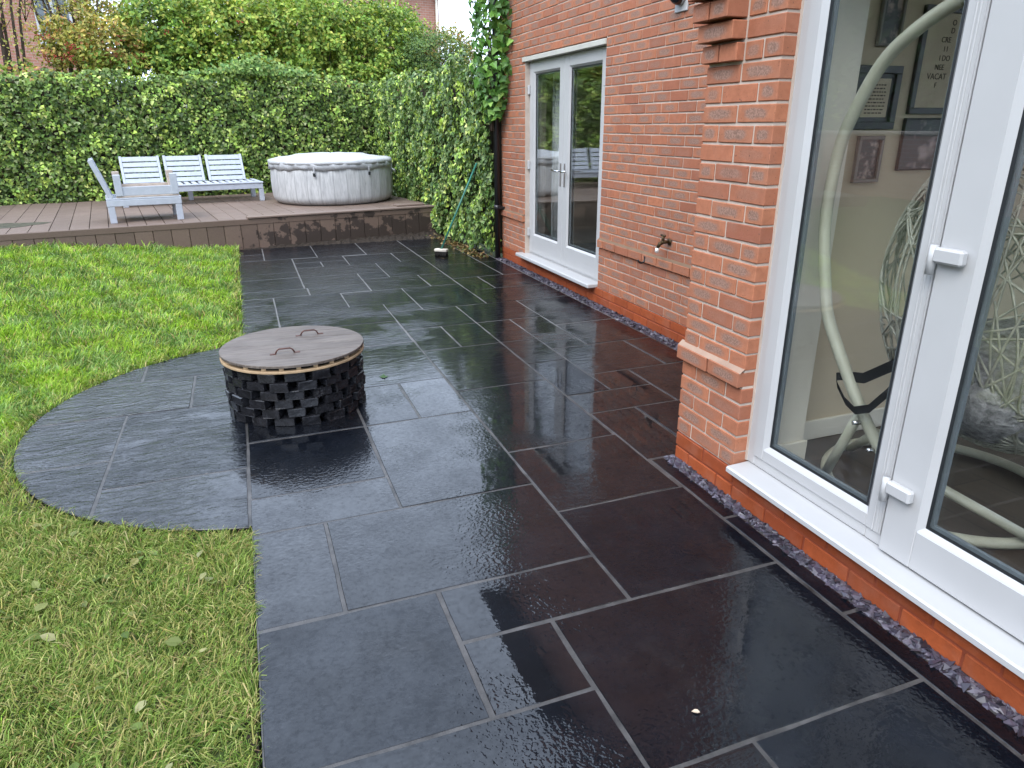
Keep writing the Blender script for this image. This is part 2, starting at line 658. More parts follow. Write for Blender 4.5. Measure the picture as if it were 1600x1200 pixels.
def m_floorwood():
    t = NT('dark_laminate')
    P = t.pos()
    b = t.n('TexBrick')
    t.set(b, 'Vector', t.mapping(P, (1, 1, 1), (0, 0, math.radians(90))))
    t.set(b, 'Color1', (.055, .036, .026)); t.set(b, 'Color2', (.085, .058, .042)); t.set(b, 'Mortar', (.015, .01, .008))
    t.set(b, 'Scale', 1.0); t.set(b, 'Mortar Size', .0025); t.set(b, 'Brick Width', 1.2); t.set(b, 'Row Height', .19)
    g = t.noise(t.mapping(P, (22, 2.5, 1)), 2, 5)
    c = t.mix(t.ramp(g, [(.35, 0.0), (.75, .5)]), b.outputs[0], (.03, .02, .015))
    t.pbr(c, .32, .5)
    return t.fin(t.p)


def m_brickwall_far(name, c1, c2, mort):
    t = NT(name)
    P = t.pos()
    s = t.n('SeparateXYZ'); t.set(s, 0, P)
    nn = t.n('NewGeometry')
    c = t.n('CombineXYZ'); t.set(c, 0, t.math('ADD', s.outputs[0], s.outputs[1])); t.set(c, 1, s.outputs[2])
    b = t.n('TexBrick')
    t.set(b, 'Vector', c.outputs[0])
    t.set(b, 'Color1', c1); t.set(b, 'Color2', c2); t.set(b, 'Mortar', mort)
    t.set(b, 'Scale', 1.0); t.set(b, 'Mortar Size', .005); t.set(b, 'Brick Width', .225); t.set(b, 'Row Height', .075)
    col = t.mix(t.ramp(t.noise(P, 3, 5), [(.4, 0.0), (.8, .4)]), b.outputs[0], tuple(x * .7 for x in c1))
    t.pbr(col, .85, .25, t.bump(b.outputs[1], .006, -.6))
    return t.fin(t.p)


def m_pvc():
    t = NT('white_upvc')
    P = t.pos()
    c = t.ramp(t.noise(P, 2.5, 4), [(.3, (.415, .41, .405)), (.7, (.45, .445, .44))])
    d = t.ramp(t.noise(P, 60, 4, .7), [(.70, 0.0), (.80, 1.0)])
    c = t.mix(t.math('MULTIPLY', d, .30), c, (.26, .23, .19))
    t.pbr(c, t.math('ADD', .24, t.math('MULTIPLY', t.noise(P, 7, 3), .14)), .5, t.bump(t.noise(P, 9, 2), .001, .3))
    return t.fin(t.p)


def m_cover():
    t = NT('tub_cover_vinyl')
    o = t.coord('Object')
    c = t.ramp(t.noise(o, 6, 4), [(.3, (.42, .425, .435)), (.7, (.50, .505, .515))])
    t.pbr(c, .5, .35, t.bump(t.noise(o, 7, 3), .02, .5))
    return t.fin(t.p)


def m_print(name, dark, light, scale, thr=.5):
    t = NT(name)
    o = offs(t, t.coord('Object'))
    c = t.ramp(t.noise(o, scale, 3, .6), [(thr - .06, dark), (thr + .06, light)])
    t.pbr(c, .4, .4)
    return t.fin(t.p)


MS = {
    'slate': m_slate('wet_slate', False), 'riven': m_slate('riven_wet_slate', True), 'joint_pale': m_mortar('pale_paving_joint', (.115, .110, .106), .6, 1.3, .4), 'joint': m_mortar('paving_joint', (.048, .045, .043), .40, 1.8, .34),
    'brick': brick_mat('orange_facing_brick', (.405, .150, .078), (.25, .155, .118)),
    'plinth': brick_mat('red_stained_plinth', (.33, .070, .020), (.2, .05, .02), True),
    'mortar': m_mortar('pale_mortar', (.50, .415, .345)), 'pmortar': m_mortar('plinth_mortar', (.24, .055, .025)),
    'mossmortar': m_mortar('mossy_mortar', (.17, .11, .07)), 'ledge': m_mortar('ledge_mortar', (.33, .225, .165)), 'pvc': m_pvc(), 'gasket': m_simple('black_gasket', (.018, .02, .022), .4, .4),
    'spacer': m_simple('grey_spacer', (.12, .14, .15), .35, .5),
    'glass': m_glass(), 'chrome': m_simple('satin_chrome', (.62, .62, .63), .22, .5, .05, metal=1.0),
    'ground': m_ground(), 'soil': m_soil(),
    'grass': m_attr('grass_blade', .6, .14, .30), 'leaf': m_attr('green_leaf', .42, .30, .20), 'leafm': m_attr('matt_leaf', .55, .3, .28),
    'bark': m_simple('bark', (.075, .055, .04), .9, .2, .4, 20, .01, 40, aniso=(1, 1, .2)),
    'deck': m_deck('brown_composite_deck', (.175, .125, .098), False), 'fascia': m_deck('brown_fascia', (.150, .102, .076), True),
    'paint': m_paint(), 'bare': m_bare(), 'tub': m_tub(), 'cover': m_cover(),
    'skirt': m_simple('grey_vinyl_skirt', (.36, .365, .375), .5, .35, .2, 9, .01, 12),
    'black': m_simple('black_plastic', (.012, .012, .013), .32, .5, .2), 'sett': m_sett(), 'lid': m_lid(),
    'ply': m_simple('pale_plywood_edge', (.38, .265, .155), .7, .3, .2, 14), 'rust': m_simple('rusty_iron', (.075, .03, .022), .6, .4, .4, 30, .003),
    'stone': m_attr('slate_chip', .42, .45, 0.0), 'dark': m_simple('dark_cavity', (.006, .006, .006), .9, .1),
    'iwall': m_simple('cream_plaster', (.52, .435, .315), .9, .15, .05, 3), 'iwhite': m_simple('white_gloss', (.68, .63, .53), .5, .3, .04, 3),
    'floor': m_floorwood(), 'rug': m_simple('grey_rug', (.10, .10, .115), .95, .1, .6, 90, .01, 140),
    'pole': m_simple('sage_metal_tube', (.43, .42, .33), .38, .5, .15, 6), 'wicker': m_simple('grey_wicker', (.34, .33, .27), .6, .35, .25, 30),
    'strap': m_simple('black_webbing', (.012, .012, .013), .8, .2, .3), 'cushion': m_simple('grey_fluffy_cushion', (.30, .29, .285), .95, .1, .4, 40, .02, 60),
    'paper': m_simple('cream_paper', (.50, .42, .31), .8, .2, .1), 'ink': m_simple('dark_ink', (.06, .045, .035), .8, .2),
    'fblack': m_simple('black_frame', (.012, .012, .013), .4, .4), 'fgrey': m_simple('grey_frame', (.16, .14, .12), .5, .4),
    'photo': m_print('photo_print', (.02, .02, .02), (.32, .24, .2), 18, .58), 'streak': m_print('streaky_print', (.015, .015, .016), (.40, .30, .28), 6, .62),
    'brass': m_simple('tarnished_brass', (.07, .045, .022), .5, .5, .4, 40, metal=.8), 'white_end': m_simple('white_plastic', (.7, .7, .68), .5),
    'green': m_simple('green_painted_shaft', (.03, .15, .11), .45, .4, .2), 'headwood': m_simple('pale_broom_wood', (.50, .45, .38), .8, .2, .2),
    'bristle': m_simple('dark_bristle', (.02, .018, .016), .9, .1), 'curtain': m_simple('pale_curtain', (.5, .52, .53), .9, .1, .1),
    'farbrick': m_brickwall_far('far_brick', (.33, .15, .105), (.38, .18, .13), (.38, .33, .28)),
    'upbrick': m_brickwall_far('upper_brick', (.31, .115, .068), (.26, .095, .06), (.40, .33, .28)),
    'roof': m_simple('brown_roof_tile', (.10, .075, .065), .8, .2, .3, 12), 'fence': m_simple('old_fence_board', (.045, .035, .026), .9, .2, .4, 9, aniso=(1, 1, .15)),
    'berry': m_simple('red_berry', (.30, .03, .02), .4, .5, .3), 'cream': m_simple('cream_lintel', (.46, .445, .39), .6, .3, .08),
    'lamp': m_simple('smoked_dome', (.006, .006, .007), .05, .6), 'plate': m_simple('silver_plate', (.42, .42, .42), .5, .4, .25),
    'dryleaf': m_simple('pale_dry_leaf', (.48, .38, .28), .8, .2, .2), 'moss': m_simple('damp_moss', (.07, .062, .038), .5, .4, .5, 16), 'weed': m_simple('weed_leaf', (.05, .11, .025), .6, .3, .4),
    'waterpuddle': None,
}

# ------------------------------------------------------------------ ground, patio
def sstep(a, b, x):
    t = np.clip((x - a) / (b - a), 0, 1)
    return t * t * (3 - 2 * t)


def lawn_z(x, y):
    """the lawn climbs towards the far left corner, where it almost buries the front of the deck"""
    return sstep(4.6, 9.9, y) * (.065 + .21 * sstep(.05, 2.9, -x))


lw = MB().mat(MS['ground'])
gx = np.concatenate([np.linspace(-9, -4.2, 9)[:-1], np.linspace(-4.2, -.150, 36)])
gy = np.linspace(-1.5, 10.45, 60)
gv = [(x, y, float(lawn_z(np.float64(x), np.float64(y))) - .031) for y in gy for x in gx]
nxg = len(gx)
lw.add(gv, [(j * nxg + i, j * nxg + i + 1, (j + 1) * nxg + i + 1, (j + 1) * nxg + i) for j in range(len(gy) - 1) for i in range(nxg - 1)], True)
lw.mat(MS['soil'])
ev = []
for y in gy:
    ev += [(-.1495, y, -.05), (-.1495, y, float(lawn_z(np.float64(-.15), np.float64(y))) - .030)]
lw.add(ev, [(2 * i, 2 * i + 2, 2 * i + 3, 2 * i + 1) for i in range(len(gy) - 1)])
tag(lw.build('lawn'), 'gently rising lawn surface under the grass', kind='structure')
ground = MB().mat(MS['ground'])
ground.add([(-300, -300, -.06), (300, -300, -.06), (300, 300, -.06), (-300, 300, -.06)], [(0, 1, 2, 3)])
tag(ground.build('ground'), 'green lawn soil under the grass', kind='structure')

CIRC = (0.14, 4.14, 1.43)


XW = 2.98        # main wall face
XB = 1.871       # bay pier face
A, B_, C_, D_, E_, F_, G_, H_, I_, J_, K_ = -.145, .15, .475, .79, 1.10, 1.405, 1.715, 2.015, 2.31, 2.615, 2.86
N_ = 1.735
SL = [(A, .797, -.3, .5), (.797, N_, -.5, .3), (A, .797, .5, 1.44), (.797, 1.11, .3, 1.12), (1.11, N_, .3, 1.12), (.797, N_, 1.12, 1.765), (A, C_, 1.44, 2.055),
      (C_, .797, 1.44, 1.765), (C_, E_, 1.765, 2.055), (E_, N_, 1.765, 2.40), (A, B_, 2.055, 2.675), (B_, E_, 2.055, 2.675), (E_, 1.722, 2.40, 3.025),
      (E_, G_, 3.025, 3.957), (A, C_, 2.675, 2.985), (A, C_, 2.985, 3.62), (C_, E_, 2.675, 3.62), (C_, D_, 3.62, 4.235), (D_, E_, 3.62, 4.235), (A, C_, 3.62, 4.275),
      (C_, E_, 4.235, 5.12), (C_, E_, 5.12, 5.78), (A, C_, 4.275, 4.88), (A, C_, 4.88, 5.78), (A, B_, 5.78, 6.19), (A, B_, 6.19, 6.75), (A, B_, 6.75, 7.04),
      (B_, E_, 5.78, 6.40), (B_, D_, 6.40, 7.04), (D_, F_, 6.40, 7.0), (E_, F_, 6.08, 6.40), (A, .5, 7.04, 7.38), (.5, E_, 7.02, 7.38), (E_, G_, 7.0, 7.615),
      (G_, H_, 7.0, 7.615), (A, C_, 7.38, 7.98), (C_, E_, 7.38, 7.95), (E_, F_, 7.615, 7.95), (F_, H_, 7.615, 8.5), (C_, F_, 7.95, 8.52), (A, C_, 7.98, 8.31), (A, C_, 8.31, 9.2),
      (C_, D_, 8.52, 8.85), (D_, E_, 8.52, 8.85), (C_, E_, 8.85, 9.18), (E_, G_, 8.5, 9.14), (G_, H_, 8.5, 9.14), (A, B_, 9.2, 9.66), (A, B_, 9.66, 10.14), (B_, D_, 9.2, 10.16),
      (D_, F_, 9.18, 10.18), (F_, H_, 9.14, 10.2), (H_, J_, 8.8, 9.5), (H_, J_, 9.5, 10.22), (H_, J_, 8.08, 8.8), (J_, K_, 8.1, 8.95), (J_, K_, 8.95, 10.2), (H_, J_, 7.28, 8.08),
      (J_, K_, 7.28, 8.1), (H_, I_, 6.67, 7.28), (I_, K_, 6.67, 7.28), (H_, K_, 6.08, 6.67), (F_, H_, 6.08, 7.0), (E_, G_, 5.46, 6.08), (G_, I_, 5.46, 6.08), (I_, K_, 5.16, 6.08),
      (E_, F_, 4.85, 5.46), (F_, G_, 4.85, 5.46), (G_, H_, 4.85, 5.46), (H_, I_, 4.955, 5.46), (E_, G_, 3.957, 4.85), (G_, H_, 4.29, 4.85), (H_, I_, 4.555, 4.955), (I_, K_, 4.555, 5.16),
      (H_, J_, 3.945, 4.555), (J_, K_, 3.945, 4.555), (G_, H_, 3.635, 4.29), (H_, I_, 3.635, 3.945), (I_, K_, 3.33, 3.945), (G_, I_, 3.33, 3.635), (1.722, H_, 2.70, 3.33), (H_, K_, 2.70, 3.33),
      (N_, 1.818, -.5, .82), (N_, 1.818, .82, 1.44), (N_, 1.818, 1.44, 2.10), (N_, 1.818, 2.10, 2.695)]
CSL = [(-1.5, -.79, 2.5, 3.655), (-1.5, -.79, 3.655, 4.275), (-.79, A, 2.5, 3.33), (-.79, A, 3.33, 4.275), (-1.5, -.454, 4.275, 4.88), (-.454, A, 4.275, 4.88),
       (-1.5, -.777, 4.88, 5.8), (-.777, A, 4.88, 5.8)]


def clip_circle(poly, c, n=160):
    out = [Vector(p) for p in poly]
    for k in range(n):
        w = 2 * math.pi * k / n
        nx, ny = math.cos(w), math.sin(w)
        d = lambda p: (p.x - c[0]) * nx + (p.y - c[1]) * ny - c[2]
        res = []
        for i in range(len(out)):
            p, q = out[i - 1], out[i]
            dp, dq = d(p), d(q)
            if (dp <= 0) != (dq <= 0):
                res.append(p + (q - p) * (dp / (dp - dq)))
            if dq <= 0:
                res.append(q)
        out = res
        if len(out) < 3:
            return []
    clean = []
    for p in out:
        if not clean or (p - clean[-1]).length > .008:
            clean.append(p)
    if (clean[0] - clean[-1]).length < .008:
        clean.pop()
    return clean


# mortar bed: main rectangle outline + the round apron
bed = MB().mat(MS['joint'])
bz = -.0012
bed.add([(A + .004, -.6, bz), (1.83, -.6, bz), (1.83, 2.70, bz), (A + .004, 2.70, bz)], [(0, 1, 2, 3)])
bed.add([(A + .004, 2.70, bz), (2.87, 2.70, bz), (2.87, 5.10, bz), (A + .004, 5.10, bz)], [(0, 1, 2, 3)])
bed.mat(MS['joint_pale'])      # the far rows get a paler joint colour
bed.add([(A + .004, 5.10, bz), (2.87, 5.10, bz), (2.87, 10.22, bz), (A + .004, 10.14, bz)], [(0, 1, 2, 3)])
bed.mat(MS['joint'])
bed.add([(A - .012, 2.76, bz - .0004), (A + .01, 2.76, bz - .0004), (A + .01, 5.52, bz - .0004), (A - .012, 5.52, bz - .0004)], [(0, 1, 2, 3)])
arc = [(CIRC[0] + 1.424 * math.cos(w), CIRC[1] + 1.424 * math.sin(w), bz) for w in np.linspace(math.radians(101.7), math.radians(258.3), 80)]
bed.add(arc, [tuple(range(80))])
patio = tag(bed.build('patio'), 'wet dark slate paving with pale joints', kind='structure')


def slab(poly, gap=.0055):
    c = Vector((sum(p[0] for p in poly) / len(poly), sum(p[1] for p in poly) / len(poly)))
    tx, ty = random.gauss(0, .0017), random.gauss(0, .0017)
    g = gap * random.uniform(.75, 1.35)
    pl = []
    n = len(poly)
    for i in range(n):
        p0, p1, p2 = Vector(poly[i - 1]), Vector(poly[i]), Vector(poly[(i + 1) % n])
        e1, e2 = (p1 - p0).normalized(), (p2 - p1).normalized()
        m = Vector((-e1.y, e1.x)) + Vector((-e2.y, e2.x))
        m = m / max(.3, m.length_squared / 2)
        q = p1 + m * g - c
        pl.append((q.x, q.y))
    if n == 4:       # hand-cut edges wander a little: add points along the sides
        q2 = []
        for i in range(4):
            a, b = Vector(pl[i]), Vector(pl[(i + 1) % 4])
            L = (b - a).length
            k = max(2, int(L / .11))
            nn = Vector((-(b - a).y, (b - a).x)).normalized()
            ph = random.uniform(0, 6)
            for j in range(k):
                f = j / k
                w = 0 if j == 0 else (math.sin(ph + f * 7) * .0012 + random.gauss(0, .0009))
                q2.append(tuple(a.lerp(b, f) + nn * w))
        pl = q2
    mb = MB().mat(MS['riven' if (c.y > 4.0 or c.x < -.15 or random.random() < .12) else 'slate'])
    low = min(tx * p[0] + ty * p[1] for p in pl)
    mb.prism(pl, -.028, 0.0, .0016, lambda p: tx * p[0] + ty * p[1] - low)
    return mb.build('paving_slab', patio, (c.x, c.y, 0))


for (x0, x1, y0, y1) in SL:
    slab([(x0, y0), (x1, y0), (x1, y1), (x0, y1)], .0068)
for (x0, x1, y0, y1) in CSL:
    pl = clip_circle([(x0, y0), (x1, y0), (x1, y1), (x0, y1)], CIRC)
    if pl:
        slab([tuple(p) for p in pl], .007)
# soil that shows along the lawn edge of the paving
se = MB().mat(MS['soil'])
pts = [(A, y) for y in np.linspace(-.6, 2.735, 30)] + [(CIRC[0] + 1.43 * math.cos(w), CIRC[1] + 1.43 * math.sin(w)) for w in np.linspace(math.radians(258.5), math.radians(101.5), 90)] + [(A, y) for y in np.linspace(5.55, 10.2, 40)]
vs, fs = [], []
for i, (x, y) in enumerate(pts):
    p0 = Vector(pts[max(0, i - 1)]); p1 = Vector(pts[min(len(pts) - 1, i + 1)])
    d = (p1 - p0).normalized()
    nrm = Vector((-d.y, d.x))
    w = .028 + random.uniform(0, .03)
    zl_ = float(lawn_z(np.float64(x), np.float64(y)))
    vs += [(x + nrm.x * .006, y + nrm.y * .006, -.022 + zl_ * .8), (x + nrm.x * w, y + nrm.y * w, zl_ - .024 + random.uniform(-.004, .006))]
    if i:
        fs.append((2 * i - 2, 2 * i, 2 * i + 1, 2 * i - 1))
se.add(vs, fs)
tag(se.build('soil_edge'), 'thin line of bare soil along the paving edge', kind='structure')

# ------------------------------------------------------------------ deck coordinate frame
TH = math.radians(8.5)
DU, DV = Vector((math.cos(TH), math.sin(TH), 0)), Vector((-math.sin(TH), math.cos(TH), 0))
DO = Vector((0, 10.2, 0))
ZZ = Vector((0, 0, 1))


def dk(u, v, z):
    return DO + DU * u + DV * v + ZZ * z


def dbox(mb, u0, u1, v0, v1, z0, z1, c=.003):
    mb.obox(dk((u0 + u1) / 2, (v0 + v1) / 2, (z0 + z1) / 2), DU, DV, ZZ, abs(u1 - u0) / 2, abs(v1 - v0) / 2, abs(z1 - z0) / 2, c)
    return mb


def local_root(name, u, v, z):
    e = empty(name, dk(u, v, z))
    e.rotation_euler = (0, 0, TH)
    return e


def lbox(mb, x0, x1, y0, y1, z0, z1, c=.003):
    return mb.box(x0, y0, z0, x1, y1, z1, c)


# soil strip between paving and deck
so = MB().mat(MS['soil'])
nx_, ny_ = 90, 8
vs = []
for j in range(ny_):
    for i in range(nx_):
        x = -.15 + 3.1 * i / (nx_ - 1)
        y = 10.05 + .65 * j / (ny_ - 1)
        vs.append((x, y, -.012 + .05 * (j / (ny_ - 1)) + random.uniform(0, .03) * (1 if j > 1 else .2)))
so.add(vs, [(j * nx_ + i, j * nx_ + i + 1, (j + 1) * nx_ + i + 1, (j + 1) * nx_ + i) for j in range(ny_ - 1) for i in range(nx_ - 1)])
tag(so.build('soil_strip'), 'rough dark soil strip at the foot of the deck', kind='structure')

deck = local_root('garden_deck', 0, 0, 0)
tag(deck, 'raised brown composite deck in front of the ivy hedge', 'deck')
ZD = .40
BW = .213
nb = 42
for i in range(nb):
    u1 = 2.85 - i * BW
    mb = MB().mat(MS['deck'])
    lbox(mb, -(BW - .007) / 2, (BW - .007) / 2, -2.05, 2.05, -.024, 0, .003)
    o = mb.build('deck_board', deck, (u1 - BW / 2, 2.08, ZD + random.uniform(-.0015, .0015)))
for i in range(nb):
    u1 = 2.85 - i * BW + .05
    mb = MB().mat(MS['fascia'])
    lbox(mb, -(BW - .006) / 2, (BW - .006) / 2, -.011, .011, -.175, .175, .003)
    mb.build('fascia_board', deck, (u1 - BW / 2, .006 + random.uniform(-.002, .002), .155))
mb = MB().mat(MS['fascia'])
lbox(mb, -6.1, 2.85, -.012, .03, ZD - .075, ZD - .002, .004)
mb.build('edge_trim', deck)
mb = MB().mat(MS['deck'])
lbox(mb, .02, 2.83, -.03, .13, ZD + .002, ZD + .026, .004)
mb.build('nosing_board', deck)
mb = MB().mat(MS['deck'])
lbox(mb, 2.18, 2.62, .10, .30, ZD + .028, ZD + .05, .004)
mb.build('loose_offcut', deck)
mb = MB().mat(MS['dark'])
lbox(mb, -6.1, 2.8, .03, 4.1, .0, ZD - .03, 0)
mb.build('underdeck_shade_fill', deck)  # solid near-black filler, its colour stands for shade under the boards
# mossy damp patch on the boards
mp = MB().mat(MS['moss'])
n = 26
ps = []
for k in range(n):
    w = 2 * math.pi * k / n
    r = 1 + .25 * math.sin(3 * w + 1) + .12 * math.sin(7 * w)
    ps.append((-3.0 + .55 * r * math.cos(w), .85 + .42 * r * math.sin(w), ZD + .004))
mp.add(ps, [tuple(range(n))])
mp.build('moss_patch', deck)

# ------------------------------------------------------------------ the house
house = empty('brick_house', (XW, 5.5, 0))
tag(house, 'orange brick house with white double doors and a projecting bay', 'house')


def hpart(name, mb, parent=None):
    o = mb.build(name)
    o.parent = parent or house
    o.matrix_parent_inverse = (parent or house).matrix_world.inverted() if False else Matrix.Translation(-Vector((XW, 5.5, 0))) if not parent else Matrix.Identity(4)
    return o


CO, Z0 = .075, -.006
DOOR_Y0, DOOR_Y1, DOOR_K0, DOOR_K1 = 5.71, 7.56, 2, 30      # opening in courses
FAR_Y = 8.32
WALL_Y0 = 2.70
TOPK = 40
mw = MB().mat(MS['mortar'])
ztop = Z0 + CO * TOPK
zp = Z0 + CO * 2
mw.box(XW + .006, WALL_Y0 - .3, zp, XW + .25, DOOR_Y0 + .006, ztop)
mw.box(XW + .006, DOOR_Y1 - .006, zp, XW + .25, FAR_Y - .006, ztop)
mw.box(XW + .006, DOOR_Y0 + .006, Z0 + CO * DOOR_K1 + .006, XW + .25, DOOR_Y1 - .006, ztop)
mw.mat(MS['pmortar'])
mw.box(XW + .004, WALL_Y0 - .3, -.25, XW + .25, FAR_Y - .006, zp)
wall = hpart('wall', mw)

bw = MB().mat(MS['mortar'])
bw.box(XB + .006, 2.237 + .006, zp, XB + .10, 2.68 - .006, ztop)             # pier
bw.box(XB + .10, 2.237 + .016, zp, 2.235, 2.68 - .006, ztop)
bw.box(2.235, 2.44, zp, XW + .02, 2.68 - .006, ztop)                           # bay side wall
bw.mat(MS['pmortar'])
bw.box(XB + .006, 2.237, -.25, 2.235, 2.68 - .006, .118)
bw.box(XB + .006, 2.243, .118, XB + .10, 2.68 - .006, zp - .001)
bw.box(2.235, 2.44, -.25, XW + .02, 2.68 - .006, zp - .001)
bw.box(XB + .006, -1.6, -.25, XB + .134, 2.2365, zp - .001)
bay = hpart('bay_wall', bw)
up = MB().mat(MS['upbrick'])
up.box(XW, -3.0, ztop + .004, XW + .25, FAR_Y, 5.3)
up.box(XB + .01, -1.6, 2.30, 2.235, 2.237, ztop)
up.box(XB + .01, -1.6, zp, 2.235, -.75, 2.30)
up.box(XW + .25, FAR_Y - .25, -.2, XW + 7, FAR_Y - .002, 5.3)
hpart('upper_wall', up)
rf = MB().mat(MS['roof'])
rf.add([(XW - .35, -3.2, 5.25), (XW - .35, FAR_Y + .3, 5.25), (XW + 3.4, FAR_Y + .3, 7.6), (XW + 3.4, -3.2, 7.6), (XW + 7.2, -3.2, 5.25), (XW + 7.2, FAR_Y + .3, 5.25)],
       [(0, 3, 2, 1), (3, 4, 5, 2), (0, 1, 5, 4)])
rf.add([(XB - .2, -1.8, 2.98), (XB - .2, 2.88, 2.98), (XW + .02, 2.88, 3.75), (XW + .02, -1.8, 3.75), (XW + .02, -1.8, 2.97), (XW + .02, 2.88, 2.97)],
       [(0, 3, 2, 1), (0, 1, 5, 4), (1, 2, 5), (0, 4, 3)])
hpart('roof', rf)


def brick_mesh(L, H, D, mat, c=.003):
    """local: x depth (front at x=0 looking to -x), y length, z height; uv over the front face"""
    mb = MB().mat(mat)
    mb.obox(Vector((D / 2, 0, 0)), Vector((1, 0, 0)), Vector((0, 1, 0)), Vector((0, 0, 1)), D / 2, L / 2, H / 2, c)
    return mb


_bm = {}


def brick_data(L, mat, D=.1025, H=.065):
    key = (round(L, 3), mat.name, D, H)
    if key not in _bm:
        mb = brick_mesh(L, H, D, mat)
        me = mb.mesh('brick')
        uvl = me.uv_layers.new(name='UVMap')
        for lp in me.loops:
            co = me.vertices[lp.vertex_index].co
            uvl.data[lp.index].uv = (co.y / L + .5, co.z / H + .5)
        _bm[key] = (me, mb, L, H)
    return _bm[key]


bricks = []        # (x, y_centre, z_centre, L, matkey, parent, proud-depth)


def lay(xf, ya, yb, k, phase, mk, par, proud=0.0, D=.1025):
    """one course from ya to yb (stretcher bond, module .225)"""
    z = Z0 + CO * k + CO / 2 + .0
    y = ya
    j0 = math.floor((ya - phase) / .225)
    edges = [ya, yb] if phase < -90 else [ya] + [phase + .225 * j for j in range(j0, j0 + 200) if ya + .03 < phase + .225 * j < yb - .03] + [yb]
    for a, b in zip(edges[:-1], edges[1:]):
        L = b - a - .010
        if L < .02:
            continue
        bricks.append((xf - proud + random.uniform(-.0012, .0012), (a + b) / 2, z + random.uniform(-.0012, .0012), round(L * 200) / 200, mk, par, D))


for k in range(0, TOPK):
    ph = 5.71 + (.1125 if k % 2 else 0)
    mk = 'plinth' if k < 2 else 'brick'
    proud = .022 if k == 7 else 0
    if DOOR_K0 <= k < DOOR_K1:
        lay(XW, 3.0, DOOR_Y0 + .005, k, ph, mk, wall, proud)
        lay(XW, DOOR_Y1 - .005, FAR_Y, k, DOOR_Y1 + (.1125 if k % 2 else 0), mk, wall, proud)
    else:
        lay(XW, 3.0, FAR_Y, k, ph, mk, wall, proud)
P0, P1 = 2.237, 2.68
for k in range(0, TOPK):
    mk = 'plinth' if k < 2 else 'brick'
    proud = .024 if k == 7 else 0
    if k < 24:
        if k == 7:
            lay(XB, P0 - .0, P1 + .024, k, P0 + .225, mk, bay, proud)
        elif k % 2:
            lay(XB, P0 - .005, P1 + .005, k, P0 + .2215, mk, bay, proud)
        else:
            for a, b in ((P0 - .005, P0 + .1125), (P0 + .1125, P1 - .1125), (P1 - .1125, P1 + .005)):
                lay(XB, a, b, k, -99.01, mk, bay, proud)
    else:
        s = (k - 23) * .030
        if k % 2:
            lay(XB, P0 - .005, P0 + .21, k, -99.01, mk, bay)
        else:
            lay(XB, P0 - .005, P0 + .105, k, -99.01, mk, bay)
            lay(XB, P0 + .105, P0 + .21, k, -99.01, mk, bay)
        if k < 29:
            if k % 2:
                lay(XB, P0 + .215, P1 + .005, k, -99.01, mk, bay, s, .1025 + s)
            else:
                lay(XB, P0 + .215, P0 + .335, k, -99.01, mk, bay, s, .1025 + s)
                lay(XB, P0 + .335, P1 + .005, k, -99.01, mk, bay, s, .1025 + s)
    # bricks of the bay below the doors
    if k < 2:
        lay(XB, -1.6, P0 - .006, k, P0 + (.1125 if k % 2 else 0), mk, bay)

cw = M.inverted()


def apparent(b):
    p = cw @ Vector((b[0], b[1], b[2]))
    if p.z > -.1:
        return -1
    px = 800 + FPX * p.x / -p.z
    py = 600 - FPX * p.y / -p.z
    if not (-80 < px < 1680 and -80 < py < 1280):
        return -1 / (-p.z)
    hid = b[0] > 2.5 and (b[1] < 3.9)
    return (b[3] * abs(b[0]) / (p.z * p.z)) * (.01 if hid else 1)


bricks.sort(key=apparent, reverse=True)
NB = 296
for b in bricks[:NB]:
    me = brick_data(b[3], MS[b[4]], round(b[6], 4))[0]
    o = bpy.data.objects.new('brick', me)
    COL.objects.link(o)
    o.parent = b[5]
    o.location = (b[0], b[1], b[2])
    o.rotation_euler = (random.gauss(0, .004), random.gauss(0, .003), random.gauss(0, .004))
for par, nm in ((wall, 'brickwork'), (bay, 'brickwork')):
    vs, fs, uv, rr, mi = [], [], [], [], []
    for b in bricks[NB:]:
        if b[5] is not par:
            continue
        me, mb, L, H = brick_data(b[3], MS[b[4]], round(b[6], 4))
        off = len(vs)
        r = random.random()
        for v in mb.v:
            vs.append((v[0] + b[0], v[1] + b[1], v[2] + b[2]))
        for f in mb.f:
            fs.append([i + off for i in f])
            for i in f:
                uv.append((mb.v[i][1] / L + .5, mb.v[i][2] / H + .5))
            mi.append(0 if b[4] == 'brick' else 1)
        rr += [r] * len(mb.v)
    if not vs:
        continue
    me = bpy.data.meshes.new(nm)
    me.from_pydata(vs, [], fs)
    me.materials.append(MS['brick']); me.materials.append(MS['plinth'])
    me.polygons.foreach_set('material_index', mi)
    u = me.uv_layers.new(name='UVMap')
    u.data.foreach_set('uv', np.array(uv, np.float32).ravel())
    at = me.attributes.new('rnd', 'FLOAT', 'POINT')
    at.data.foreach_set('value', np.array(rr, np.float32))
    me.update()
    o = link(nm, me, par)
    o['kind'] = 'stuff'
# sloping mortar fillet on top of the projecting band
for (xf, ya, yb) in ((XW, 3.0, DOOR_Y0), (XW, DOOR_Y1, FAR_Y), (XB, P0, P1 + .02)):
    mb = MB().mat(MS['ledge' if xf == XB else 'mossmortar'])
    z = Z0 + CO * 8 - .006
    mb.add([(xf - .020, ya, z), (xf + .004, ya, z + .022), (xf + .004, yb, z + .022), (xf - .020, yb, z)], [(0, 3, 2, 1)])
    hpart('band_fillet', mb)


